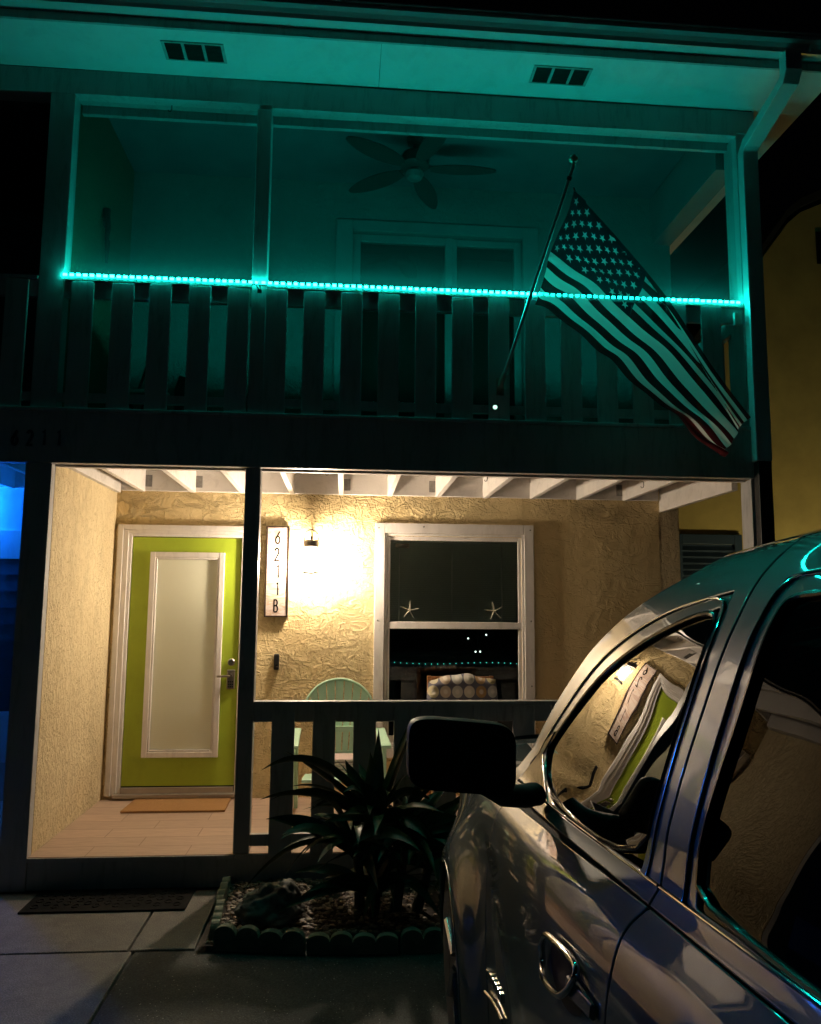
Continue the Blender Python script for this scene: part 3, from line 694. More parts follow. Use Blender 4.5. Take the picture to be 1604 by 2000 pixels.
# ================================================================== CEILING FAN
fx, fy, fz = 2.44, .75, 5.15
fn = thing('ceiling_fan', 'dark five-bladed ceiling fan hanging under the balcony ceiling', 'ceiling fan', (fx, fy, 5.39))
MB().lathe([(.004, .0), (.07, .0), (.06, -.05), (.015, -.055), (.015, -.13), (.10, -.14), (.12, -.18), (.12, -.24), (.08, -.27), (.004, -.275)], (fx, fy, 5.39), 28).build('motor', M['fan'], fn, 0, True)
MB().lathe([(.004, 0), (.055, 0), (.075, -.03), (.06, -.07), (.004, -.09)], (fx, fy, 5.114), 24).build('light_bowl', mat('smoked_glass_bowl', (.12, .12, .12), .3, bstr=0), fn, 0, True)
bd = None
for k in range(5):
    a = R(-2 + 72 * k)
    if bd is None:
        q = MB(); N = 14; top = []
        for i in range(N + 1):
            t = i / N; xx = .13 + .54 * t; w = .085 * (math.sin(math.pi * min(1, t * .88 + .10)) ** .6)
            top.append((xx, w))
        ring = [(x, w) for x, w in top] + [(x, -w) for x, w in reversed(top)]
        vs = [(x, y, .10 * y - .02) for x, y in ring] + [(x, y, .10 * y - .028) for x, y in ring]; n = len(ring)
        q.add(vs, [tuple(range(n)), tuple(range(n, 2 * n))[::-1]] + [(i, i + n, (i + 1) % n + n, (i + 1) % n) for i in range(n)])
        q.tube([(.09, 0, .0), (.16, 0, -.016)], .015, 6)
        bd = q.build('blade', M['fan'], fn); bd.location = (0, 0, -.235); bd.rotation_euler = (0, 0, a)
    else:
        c = bd.copy(); COL.objects.link(c); c.parent = fn; c.rotation_euler = (0, 0, a)

# ornament on the balcony side wall
orn = MB().tube([(.03, .70, 4.62), (.035, .69, 4.56), (.04, .72, 4.48), (.04, .70, 4.38), (.04, .73, 4.28), (.035, .74, 4.20)], .03, 8, r2=.010).tube([(.04, .66, 4.55), (.03, .64, 4.50), (.035, .66, 4.45)], .01, 6).tube([(.04, .76, 4.40), (.03, .79, 4.36), (.035, .77, 4.31)], .01, 6)
tag(orn.build('wall_ornament', M['black'], None, 0, True, origin=(0.02, .7, 4.4)), 'dark slender ornament hanging on the balcony side wall', 'wall ornament')
# balcony furniture glimpsed between the pickets
ch = thing('folding_chair', 'dark folding chair standing on the balcony behind the left pickets', 'folding chair', (.40, 1.0, 2.80))
MB().tube([(.16, .9, 2.82), (.34, 1.1, 3.65)], .012, 8).tube([(.36, .9, 2.82), (.14, 1.1, 3.25)], .012, 8).tube([(.16, 1.25, 2.82), (.34, .95, 3.25)], .012, 8).build('frame', M['black'], ch, 0, True)
MB().box((.14, .90, 3.22), (.50, 1.25, 3.25)).build('seat', M['linen'], ch, .006)
cc = MB().lathe([(.004, 0), (.09, 0), (.11, .10), (.12, .22), (.11, .235), (.10, .22), (.004, .21)], (.56, 1.15, 2.80), 20); cc.tube([(.56, 1.15, 3.0), (.55, 1.12, 3.3), (.58, 1.1, 3.42)], .05, 8, r2=.03)
tag(cc.build('planter_pot', M['fan'], None, 0, True, origin=(.56, 1.15, 2.80)), 'dark pot with a stubby plant on the balcony behind the third gap from the left', 'pot')

# ================================================================== FLAG
FB = [(3.146, -.36, 3.577), (3.417, -.50, 3.309), (3.694, -.60, 3.007), (3.979, -.65, 2.726), (4.267, -.65, 2.503)]
FR = [(3.317, -.74, 4.159), (3.590, -.72, 3.852), (3.876, -.74, 3.455), (4.138, -.72, 3.012), (4.341, -.70, 2.673)]
FT = [(3.317, -.74, 4.159), (3.607, -.70, 3.876), (3.938, -.66, 3.507), (4.239, -.62, 3.079), (4.479, -.60, 2.775)]
TF = [0.0, .05, .17, .33, .45]
def cr(P, u):
    n = len(P) - 1; x = min(max(u, 0), 1) * n; i = min(int(x), n - 1); t = x - i
    g = lambda k: Vector(P[min(max(k, 0), n)]) if not isinstance(P[0], float) else P[min(max(k, 0), n)]
    a, b, c, d_ = g(i - 1), g(i), g(i + 1), g(i + 2)
    return .5 * ((2 * b) + (c - a) * t + (2 * a - 5 * b + 4 * c - d_) * t * t + (3 * b - a - 3 * c + d_) * t ** 3)
def flag_pt(s, t):     # s: hoist->fly, t: 0 top -> 1 bottom
    B, Rg, T = cr(FB, s), cr(FR, s), cr(FT, s); tf = cr(TF, s)
    if t < tf and tf > .01:
        k = t / tf; p = T.lerp(Rg, k); p.y += .035 * math.sin(math.pi * k)
    else:
        k = (t - tf) / (1 - tf); p = Rg.lerp(B, k)
        p.y += .065 * math.sin(k * 7 + s * 4.2) * max(0, k * (1 - k)) ** .5 * (.4 + s) + .014 * math.sin(k * 24 + s * 3) * max(0, 1 - s) + .018 * math.sin(k * 17 + s * 9) * s * min(1, k * 3)
        p.z -= .03 * math.sin(math.pi * s) * k * (1 - k)
        p.z += .014 * math.sin(s * 21 + k * 5) * k + .008 * math.sin(s * 38 + k * 11) * k; p.x += .010 * math.sin(s * 17 + k * 9)
    return p
fl = thing('flag', 'stars and stripes flag hanging from a slanted pole fixed to the balcony rail', 'flag', (2.981, -.03, 3.08))
pb, pt = Vector((2.981, -.045, 3.085)), Vector((3.297, -.80, 4.29))
MB().tube([pb, pt], .0125, 12).build('pole', mat('pole_metal', (.45, .46, .47), .3, .8, bstr=.02), fl, 0, True)
MB().box((2.955, -.036, 3.03), (3.01, -.021, 3.15)).tube([pb - (pt - pb) * .0, pb + (pt - pb) * .07], .019, 12).build('bracket', M['nickel'], fl, .002)
MB().lathe([(.002, -.03), (.012, -.028), (.010, -.012), (.026, .0), (.030, .014), (.020, .032), (.002, .038)], tuple(pt + Vector((0, 0, .03))), 18).build('finial', M['nickel'], fl, 0, True)
MB().tube([pt + (pb - pt) * .045, pt + (pb - pt) * .06], .017, 12).tube([(3.317 - .01, -.755, 4.17), (3.32, -.748, 4.15)], .006, 6).build('clip', M['chrome'], fl)
SA, SB = 1.42, .76          # cloth length and height used for laying out the stars
pts = []; edges = []; stars = []
def addpt(x, y): pts.append(Vector((x, y))); return len(pts) - 1
NS, NT = 80, 13
for i in range(NS + 1):
    for j in range(NT * 6 + 1):
        jj_ = j
        pts.append(Vector((i / NS * SA, j / (NT * 6) * SB)))
for row in range(9):
    for colm in range(6 if row % 2 == 0 else 5):
        cs = (.40 / 12) * (2 * colm + 1 if row % 2 == 0 else 2 * colm + 2) * SA; ct = (7 / 13) / 10 * (row + 1) * SB
        ps = [Vector((cs + dx, ct - dy)) for dx, dy in star_pts(.0235, .0095, 5, 90 - 0)]; b = len(pts); pts += ps; edges += [(b + k, b + (k + 1) % 10) for k in range(10)]; stars.append(ps)
vo, eo, fo, *_ = delaunay_2d_cdt(pts, edges, [], 0, 1e-5)
cl = MB(); cl.v = [tuple(flag_pt(min(1, max(0, v.x / SA)), min(1, max(0, v.y / SB)))) for v in vo]
for f in fo:
    cx_ = sum(vo[i].x for i in f) / len(f); cy_ = sum(vo[i].y for i in f) / len(f); stripe = min(12, int(cy_ / SB * 13))
    mi_ = 1 if stripe % 2 == 0 else 0
    if cx_ < .40 * SA and stripe < 7:
        mi_ = 2
        for ps in stars:
            if abs(ps[0].x - cx_) < .03 and abs(cy_ - ps[0].y - .0235) < .03 and pip(ps, cx_, cy_): mi_ = 0; break
    cl.f.append(tuple(f)); cl.m.append(mi_)
clo = cl.build('cloth', [M['flag_white'], M['flag_red'], M['flag_blue']], fl, 0, True)

# ================================================================== MATS
dm = thing('doormat', 'black rubber doormat on the concrete in front of the porch step', 'doormat', (.57, -.19, -.2))
MB().box((.100, -.375, -.1995), (1.040, -.015, -.188)).build('base', M['rubber'], dm, .004)
q = MB()
for i in range(15):
    for k in range(2 if i % 2 else 3):
        x = .165 + i * .058; y = -.30 + k * .095 + (.045 if i % 2 else 0)
        q.tube([(x + .020 * math.cos(a * math.pi / 4), y + .026 * math.sin(a * math.pi / 4), -.187) for a in range(8)], .0035, 6, closed=True)
q.build('relief', M['rubber'], dm)
pm = MB(); pm.add([(.275, 1.035, .003), (1.052, 1.035, .003), (1.045, 1.405, .003), (.285, 1.405, .003), (.275, 1.035, .019), (1.052, 1.035, .019), (1.045, 1.405, .019), (.285, 1.405, .019)], [(0, 3, 2, 1), (4, 5, 6, 7), (0, 1, 5, 4), (1, 2, 6, 5), (2, 3, 7, 6), (3, 0, 4, 7)])
tag(pm.build('coir_doormat', M['coir'], None, .003, origin=(.66, 1.2, 0)), 'orange-brown coir doormat on the porch tiles at the green door', 'doormat')

# ================================================================== ADIRONDACK CHAIR
cx, cy = 1.905, 1.02
ac = thing('adirondack_chair', 'mint green plastic garden chair with a fan back behind the porch railing', 'chair', (cx, .9, 0))
q = MB()
for k in range(-3, 4):
    for seg in range(1):
        def slat(z, side):
            w0 = .028 + (.035 - .028) * 0
            t = (z - .33) / .68; half = .155 + .10 * t
            pitchx = 2 * half / 7; xc = k * pitchx
            return xc + side * (pitchx / 2 - .004), z
        topz = lambda x: .74 + math.sqrt(max(.0, .27 ** 2 - x * x)) * .92
        pts = []
        zb = .33
        for side in (-1, 1): pass
        zl = [.33 + i * .06 for i in range(12)]
        Lp, Rp = [], []
        for z in zl:
            Lp.append(slat(z, -1)); Rp.append(slat(z, 1))
        def clip(p): return (p[0], min(p[1], topz(p[0])))
        Lp = [clip(p) for p in Lp]; Rp = [clip(p) for p in Rp]
        yz = lambda z: .93 + (z - .33) * .30
        for i in range(len(zl) - 1):
            a, b, c, d_ = Lp[i], Rp[i], Rp[i + 1], Lp[i + 1]
            if abs(a[1] - d_[1]) < 1e-6 and abs(b[1] - c[1]) < 1e-6: continue
            P8 = [(cx + p[0], yz(p[1]) + .18 * p[0] ** 2 * -1 + 0, p[1]) for p in (a, b, c, d_)]
            P8 += [(x, y + .018, z) for x, y, z in P8]
            q.add(P8, [(0, 1, 2, 3), (7, 6, 5, 4), (0, 3, 7, 4), (1, 5, 6, 2), (3, 2, 6, 7), (0, 4, 5, 1)])
rim = [(cx + .272 * math.cos(R(a)), .93 + (.74 + .25 * math.sin(R(a)) - .33) * .30 - .006, .74 + .25 * math.sin(R(a))) for a in range(-10, 191, 8)]
q.tube(rim, .011, 8)
q.box((cx - .20, .99, .60), (cx + .20, 1.03, .64)).box((cx - .17, .96, .42), (cx + .17, 1.0, .46))
q.build('backrest', M['mint'], ac, 0, True)
q = MB()
for k in range(6): q.box((cx - .25, .42 + k * .085, .34 + .0 - k * .012), (cx + .25, .42 + k * .085 + .078, .362 - k * .012))
q.build('seat', M['mint'], ac, .004)
for s in (-1, 1):
    x = cx + s * .325
    a = MB(); a.add([(x - .05, .38, .575), (x + .05, .38, .575), (x + .035, 1.06, .60), (x - .035, 1.06, .60), (x - .05, .38, .60), (x + .05, .38, .60), (x + .035, 1.06, .622), (x - .035, 1.06, .622)], [(0, 3, 2, 1), (4, 5, 6, 7), (0, 1, 5, 4), (1, 2, 6, 5), (2, 3, 7, 6), (3, 0, 4, 7)])
    a.build('armrest', M['mint'], ac, .008)
    MB().add([(x - .015, .42, 0), (x + .015, .42, 0), (x + .015, .52, 0), (x - .015, .52, 0), (x - .015, .40, .574), (x + .015, .40, .574), (x + .015, .54, .574), (x - .015, .54, .574)], [(0, 3, 2, 1), (4, 5, 6, 7), (0, 1, 5, 4), (1, 2, 6, 5), (2, 3, 7, 6), (3, 0, 4, 7)]).build('leg', M['mint'], ac, .005)
    MB().add([(x - .015, 1.12, 0), (x + .015, 1.12, 0), (x + .015, 1.20, 0), (x - .015, 1.20, 0), (x - .015, .96, .60), (x + .015, .96, .60), (x + .015, 1.04, .60), (x - .015, 1.04, .60)], [(0, 3, 2, 1), (4, 5, 6, 7), (0, 1, 5, 4), (1, 2, 6, 5), (2, 3, 7, 6), (3, 0, 4, 7)]).build('leg', M['mint'], ac, .005)
tb = thing('folded_towel', 'pale pink and grey folded towel lying on the seat of the mint green chair', 'towel', (1.93, .75, .34))
q = MB()
for k in range(4): q.box((cx - .17 + k * .004, .62 + k * .004, .366 + k * .024), (cx + .19 - k * .003, .88, .388 + k * .024))
q.build('layers', M['linen'], tb, .008, seg=3)
# seat cushioned second chair
wc = thing('wooden_chair', 'wood framed chair in front of the window with its back above the railing', 'chair', (2.88, 1.05, 0))
q = MB(); q.box((2.60, 1.05, 0), (2.632, 1.09, 1.02)).build('leg', M['wood'], wc, .004); MB().box((3.10, 1.05, 0), (3.132, 1.09, 1.02)).build('leg', M['wood'], wc, .004)
MB().box((2.60, .62, 0), (2.632, .66, .42)).build('leg', M['wood'], wc, .004); MB().box((3.10, .62, 0), (3.132, .66, .42)).build('leg', M['wood'], wc, .004)
MB().box((2.633, 1.055, .975), (3.099, 1.085, 1.015)).box((2.633, 1.055, .60), (3.099, 1.085, .64)).build('backrest', M['wood'], wc, .004)
MB().box((2.60, .60, .421), (3.132, 1.049, .445)).build('seat', M['wood'], wc, .004)
q = MB(); nx, nz = 26, 22; cxx, czz = 2.872, .79; vs = []; fs = []
for side in (1, -1):
    for i in range(nx + 1):
        for j in range(nz + 1):
            u = i / nx * 2 - 1; w = j / nz * 2 - 1
            th = .055 * (1 - u ** 6) ** .5 * (1 - w ** 6) ** .5 if abs(u) < 1 and abs(w) < 1 else 0
            puff = .012 * abs(math.sin((u * 3.05) * math.pi)) * abs(math.sin((w * 2.7 + .35) * math.pi)) if th > 0 else 0
            x = cxx + u * .285 * (1 - .06 * w * w) ; z = czz + w * .235 * (1 - .05 * u * u) + (.018 * math.cos(u * 3.2) if w > .5 else 0) + .006 * math.sin(u * 9)
            vs.append((x, .985 - side * (th + puff) + (w * .02), z))
K = (nx + 1) * (nz + 1)
for sdi in range(2):
    for i in range(nx):
        for j in range(nz): a = sdi * K + i * (nz + 1) + j; fs.append((a, a + 1, a + nz + 2, a + nz + 1))
q.add(vs, fs); tag(q.build('cushion', M['cushion'], None, 0, True, origin=(cxx, .985, czz)), 'plump cushion with rows of pale and olive dots leaning on the wooden chair back', 'cushion')

# ================================================================== PLANTING BED
bed = MB(); nx, ny = 40, 16; vs = []
for i in range(nx + 1):
    for j in range(ny + 1):
        x = 1.21 + (4.75 - 1.21) * i / nx; y = -.93 + .90 * j / ny
        vs.append((x, y, -.170 + .02 * math.sin(x * 5 + y * 3) + random.uniform(-.008, .008)))
bed.add(vs, [(i * (ny + 1) + j, (i + 1) * (ny + 1) + j, (i + 1) * (ny + 1) + j + 1, i * (ny + 1) + j + 1) for i in range(nx) for j in range(ny)])
o = bed.build('mulch', M['mulch'], None, 0, True); tag(o, 'dark soil and bark in the planting bed before the porch', 'mulch', kind='stuff')
def pebble_mesh(mb, c, r, mi):
    n = 6; vs = [(c[0], c[1], c[2] + r * .5)]; a0 = random.random() * 6; ex = random.uniform(.7, 1.5)
    for ring, (rr, hh) in enumerate(((.75, .35), (1, 0))):
        for k in range(n):
            a = a0 + k * 2 * math.pi / n; q_ = random.uniform(.85, 1.15)
            vs.append((c[0] + r * rr * q_ * math.cos(a) * ex, c[1] + r * rr * q_ * math.sin(a), c[2] + r * hh))
    fs = [(0, 1 + k, 1 + (k + 1) % n) for k in range(n)] + [(1 + k, 7 + k, 7 + (k + 1) % n, 1 + (k + 1) % n) for k in range(n)]
    mb.add(vs, fs, mi)
pe = MB()
for k in range(3600):
    x = random.uniform(1.25, 3.2); y = random.uniform(-.90, -.05)
    if random.random() < (x - 1.5) * .75: continue
    pebble_mesh(pe, (x, y, -.168 + .02 * math.sin(x * 5 + y * 3) + random.uniform(0, .012)), random.uniform(.006, .019), random.choice((0, 0, 1, 2)))
o = pe.build('pebbles', [mat('pebble_tan', (.15, .10, .065), .5), mat('pebble_pale', (.22, .18, .13), .5), mat('pebble_brown', (.07, .045, .03), .5)], None, 0, True)
tag(o, 'tan and brown pebbles strewn in the planting bed', 'pebbles', kind='stuff')
# rock
bm = bmesh.new(); bmesh.ops.create_icosphere(bm, subdivisions=5, radius=1)
from mathutils import noise as mn
for v in bm.verts:
    p = v.co.copy(); f = 1 + .28 * mn.noise(p * 1.6) + .16 * mn.noise(p * 4) + .07 * mn.noise(p * 10) + .035 * mn.noise(p * 24)
    v.co = Vector((p.x * .185 * f, p.y * .15 * f, p.z * .125 * f * (1.15 if p.z > 0 else .6)))
me = bpy.data.meshes.new('rock'); bm.to_mesh(me); bm.free(); me.materials.append(M['rock']); me.polygons.foreach_set('use_smooth', [True] * len(me.polygons))
o = bpy.data.objects.new('rock', me); COL.objects.link(o); o.location = (1.565, -.60, -.125); o.rotation_euler = (0, R(-6), .2)
tag(o, 'rough dark boulder at the left end of the planting bed', 'rock')
# scalloped edging
def edging(p0, p1, n, label):
    p0 = Vector(p0); p1 = Vector(p1); L = (p1 - p0).length; th = .045; q = MB(); poly = [(0, -.24)]; sl0 = random.uniform(-.010, .012); sl1 = random.uniform(-.012, .010)
    w = L / n
    for k in range(n):
        hk = random.uniform(.032, .045)
        for i in range(11):
            a = math.pi * (1 - i / 10); poly.append((k * w + w / 2 + (w / 2 - .002) * math.cos(a), -.135 + hk * math.sin(a) + sl0 + (sl1 - sl0) * k / n))
    poly.append((L, -.24)); q.prism([(x, z) for x, z in poly], -th / 2, th / 2)
    # rotate to direction
    ang = math.atan2(p1.y - p0.y, p1.x - p0.x); c, s_ = math.cos(ang), math.sin(ang)
    lean = random.uniform(-.10, .14); q.v = [(p0.x + x * c - (y + (z + .2) * lean) * s_, p0.y + x * s_ + (y + (z + .2) * lean) * c, z) for x, y, z in q.v]
    o = q.build('garden_edging', M['edging'], None, .007, origin=(p0.x, p0.y, -.2), seg=2)
    tag(o, label, 'garden edging', 'scalloped edging round the planting bed')
edging((1.235, -.05), (1.245, -.47), 4, 'weathered scalloped concrete edging piece on the left side of the bed nearest the porch step')
edging((1.247, -.48), (1.272, -.86), 4, 'weathered scalloped concrete edging piece on the left side of the bed beside the rock')
edging((1.290, -.90), (1.76, -.975), 4, 'scalloped concrete edging piece along the front of the bed below the rock')
edging((1.77, -.976), (2.24, -1.0), 4, 'scalloped concrete edging piece along the front of the bed below the strap-leaved plant')
edging((2.25, -1.0), (2.72, -.99), 4, 'scalloped concrete edging piece along the front of the bed beside the car wheel')
# strap-leaved plant
pl = thing('strap_leaf_plant', 'dark green plant with long strap leaves in the bed before the porch railing', 'plant', (2.13, -.5, -.18))
def leaf(mb, base, tip, bow, w, mi=0, N=14):
    base = Vector(base); tip = Vector(tip); mid = (base + tip) / 2 + Vector(bow); vs = []
    tw0 = random.choice((-1, 1)) * random.uniform(.25, 1.0); tw1 = random.uniform(-.7, .7)
    for i in range(N + 1):
        t = i / N; p = base * (1 - t) ** 2 + mid * 2 * t * (1 - t) + tip * t * t
        d_ = ((mid - base) * (1 - t) + (tip - mid) * t).normalized()
        sd = d_.cross(Vector((0, 0, 1)))
        if sd.length < .15: sd = Vector((1, .3, 0))
        sd.normalize()
        tw = 0
        sd = Quaternion(d_, tw0 + tw1 * t) @ sd; nn = sd.cross(d_).normalized()
        ww = w * (.35 + .65 * math.sin(math.pi * min(1, t * .75 + .2))) * (1 - t ** 5) + .0004
        for u, hgt in ((-1, .26), (-.5, .08), (0, 0), (.5, .08), (1, .26)): vs.append(p + sd * ww * u + nn * ww * hgt)
    mb.add(vs, [(i * 5 + k, i * 5 + k + 1, (i + 1) * 5 + k + 1, (i + 1) * 5 + k) for i in range(N) for k in range(4)], 0)
crowns = [((2.13, -.50, -.18), (2.14, -.50, .36)), ((2.05, -.55, -.18), (2.02, -.56, .22)), ((2.25, -.55, -.18), (2.30, -.55, .25)), ((2.12, -.62, -.18), (2.13, -.66, .02)), ((2.38, -.50, -.18), (2.45, -.55, .14))]
cn = MB()
for a, b in crowns: cn.tube([a, ((a[0] + b[0]) / 2 + .01, (a[1] + b[1]) / 2, (a[2] + b[2]) / 2), b], .034, 10, r2=.022)
cn.build('stem', M['cane'], pl, 0, True)
tips = [((1.464, -.50, .611), 0, .34), ((1.473, -.60, .471), 0, .20), ((1.581, -.40, .709), 0, .06), ((2.39, -.50, .985), 0, -.02), ((2.151, -.40, .83), 0, 0), ((1.892, -.30, .637), 0, .03), ((1.406, -.70, .014), 1, .28),
        ((1.60, -.70, .30), 1, .16), ((1.514, -.5, .438), 0, .26), ((2.69, -.55, .451), 2, .12), ((2.622, -.7, .375), 2, .10), ((2.60, -.7, .306), 2, .14), ((2.408, -.8, .295), 0, .12), ((1.50, -.5, .339), 1, .12),
        ((2.033, -.3, .612), 0, .03), ((2.571, -.3, .439), 2, .12), ((2.36, -.46, .93), 0, -.03), ((2.10, -.42, .70), 0, 0), ((1.95, -.45, .66), 0, .02), ((1.70, -.75, .18), 1, .18), ((1.62, -.62, .05), 1, .25), ((2.72, -.6, .20), 2, .2), ((2.75, -.5, .10), 4, .2)]
leafs = []
for (tp, ci, up) in tips:
    b = crowns[ci][1]; leafs.append((b, tp, (random.uniform(-.03, .03), random.uniform(-.05, .05), up), random.uniform(.034, .046)))
for ci in range(5):
    b = crowns[ci][1]
    for k in range(26):
        a = 2 * math.pi * (k + random.random()) / 26; L = random.uniform(.30, .60); el = random.uniform(-.3, 1.1) ; 
        dz = L * (.65 * el - .12)
        tp = (b[0] + L * math.cos(a) * (1.0 if el < .6 else .5), max(-.95, min(-.08, b[1] + L * math.sin(a) * (.9 if el < .6 else .5))), max(-.15, b[2] + dz))
        leafs.append((b, tp, (random.uniform(-.04, .04), random.uniform(-.04, .04), random.uniform(.08, .22)), random.uniform(.024, .038)))
for k, (b, tp, bow, w) in enumerate(leafs):
    q = MB(); b2 = (b[0] + random.uniform(-.02, .02), b[1] + random.uniform(-.02, .02), b[2] - random.uniform(0, .10)); leaf(q, b2, tp, bow, w)
    o = q.build('leaf', M['leaf'] if k % 7 else M['leaf_pale'], pl, 0, True)
# remaining groundcover sprouts
q = MB()
for k in range(120):
    x = random.uniform(2.5, 4.6); y = random.uniform(-.85, -.08); h = random.uniform(.08, .2)
    leaf(q, (x, y, -.17), (x + random.uniform(-.15, .15), y + random.uniform(-.12, .1), -.17 + h), (0, 0, .05), .008, N=5)
o = q.build('ground_cover', M['leaf'], None, 0, True); tag(o, 'low leafy ground cover in the bed beside the car nose', 'ground cover', kind='stuff')

# ================================================================== NEIGHBOURING HOUSE
nb = thing('neighbouring_house', 'mustard yellow neighbouring house with navy shutters and a sloping gable to the right', 'house', (8, 4.5, -.2))
Yn = 4.5
q = MB(); poly = [(5.2, -.2), (14, -.2), (14, 9.2), (9.9, 9.2), (8.41, 7.14), (7.95, 6.90), (7.44, 6.2), (6.1, 4.45), (5.2, 4.45)]
poly = [(5.2, -.2), (14, -.2), (14, 7.6), (9.4, 7.45), (8.41, 7.16), (8.10, 7.02), (7.92, 6.86), (7.44, 6.22), (6.1, 4.45), (5.2, 3.3)]
q.prism(poly, Yn, Yn + 4); q.build('wall', M['neighbour'], nb)
q = MB(); e = [(5.1, 3.2), (6.1, 4.5), (7.44, 6.27), (7.90, 6.92), (8.10, 7.09), (8.41, 7.24), (9.4, 7.54), (14.2, 7.7)]
q.prism(e + [(x, z + .12) for x, z in reversed(e)], Yn - .02, Yn + 4.2); q.build('roof', M['roofing'], nb)
q = MB(); q.box((6.145, Yn - .06, 1.0), (7.04, Yn - .045, 2.53)).box((6.145, Yn - .045, 1.0), (6.25, Yn - .001, 2.53)).box((6.93, Yn - .045, 1.0), (7.04, Yn - .001, 2.53))
sho = MB().box((6.145, Yn - .05, 1.0), (6.24, Yn - .001, 2.53)).box((6.94, Yn - .05, 1.0), (7.04, Yn - .001, 2.53)).box((6.241, Yn - .05, 2.40), (6.939, Yn - .001, 2.53)).box((6.241, Yn - .05, 1.0), (6.939, Yn - .001, 1.1)).box((6.241, Yn - .012, 1.101), (6.939, Yn - .001, 2.399)).build('shutter', M['shutter'], nb, .006)
q = MB()
for k in range(16):
    z = 1.12 + k * .08; q.add([(6.241, Yn - .045, z), (6.939, Yn - .045, z), (6.939, Yn - .015, z + .055), (6.241, Yn - .015, z + .055), (6.241, Yn - .038, z - .006), (6.939, Yn - .038, z - .006), (6.939, Yn - .008, z + .049), (6.241, Yn - .008, z + .049)], [(0, 1, 2, 3), (7, 6, 5, 4), (0, 4, 5, 1), (2, 6, 7, 3)])
q.build('slats', M['shutter'], sho)
wn = MB().box((6.02, Yn - .05, 2.28), (6.135, Yn - .001, 2.52)).box((5.40, Yn - .04, .95), (6.134, Yn - .001, 2.27)).build('window', M['trim'], nb, .004)
MB().box((5.46, Yn - .045, 1.0), (6.03, Yn - .041, 2.2)).build('pane', M['blue_pane'], wn)
MB().box((8.30, Yn - .02, 6.28), (9.2, Yn - .001, 6.74)).build('window', M['car_black'], nb, .004)
# floodlight washing the neighbour's wall (outside the picture, right of the car)
pq = thing('floodlight', 'small ground floodlight aimed up at the mustard wall', 'floodlight', (8.4, 2.7, -.2))
MB().tube([(8.4, 2.7, -.2), (8.4, 2.7, -.04)], .02, 8).build('stake', M['black'], pq)
q = MB(); c0 = Vector((8.4, 2.7, .06)); up_ = Vector((0, -.28, .96)); nn_ = Vector((0, .96, .28))
def slab(mb, w, h, a, b):
    V = [c0 + Vector((sx * w, 0, 0)) + up_ * (sz * h) + nn_ * d_ for d_ in (a, b) for sx, sz in ((-1, -1), (1, -1), (1, 1), (-1, 1))]
    mb.add(V, [(0, 3, 2, 1), (4, 5, 6, 7), (0, 1, 5, 4), (1, 2, 6, 5), (2, 3, 7, 6), (3, 0, 4, 7)]); return mb
slab(MB(), .16, .09, -.06, 0).build('housing', M['black'], pq, .006)
slab(MB(), .14, .07, .001, .004).build('lens', emit('flood_glow', (1, .82, .36), 520), pq)

# ================================================================== BLUE LANTERN NEXT DOOR
bl2 = thing('blue_lantern', 'blue glowing wall lantern on the porch of the unit to the left', 'lamp', (-1.25, YB, 2.26))
bxx, bzz = -1.25, 2.26
MB().lathe([(.004, 0), (.034, .0), (.040, .03), (.040, .11), (.02, .13), (.004, .135)], (bxx, YB - .09, bzz), 20).build('bulb', emit('blue_glow', (.004, .15, 1), BLUE_W), bl2, 0, True)
MB().lathe([(.004, .0), (.06, .0), (.055, .05), (.004, .07)], (bxx, YB - .09, bzz + .15), 20).build('cap', M['black'], bl2, 0, True)
MB().box((bxx - .05, YB - .012, 2.25), (bxx + .05, YB - .001, 2.45)).tube([(bxx, YB - .012, 2.43), (bxx, YB - .09, 2.45)], .01, 8).build('back_plate', M['black'], bl2)
# street lamp behind the viewer
sl_ = thing('street_lamp', 'tall street lamp across the road behind the parked car', 'street lamp', (-3.5, -22, -.2))
MB().tube([(-3.5, -22, -.2), (-3.5, -22, 6.8)], .08, 12, r2=.05).tube([(-3.5, -22, 6.8), (-3.4, -21.6, 7.1), (-3.1, -20.6, 7.15)], .04, 8).build('pole', M['steel'], sl_, 0, True)
MB().box((-3.28, -20.7, 7.08), (-2.98, -20.0, 7.2)).build('head', M['steel'], sl_, .03)
MB().box((-3.23, -20.62, 7.060), (-3.03, -20.1, 7.079)).build('lens', emit('street_lamp_glow', (.22, .85, 1), 95), sl_)

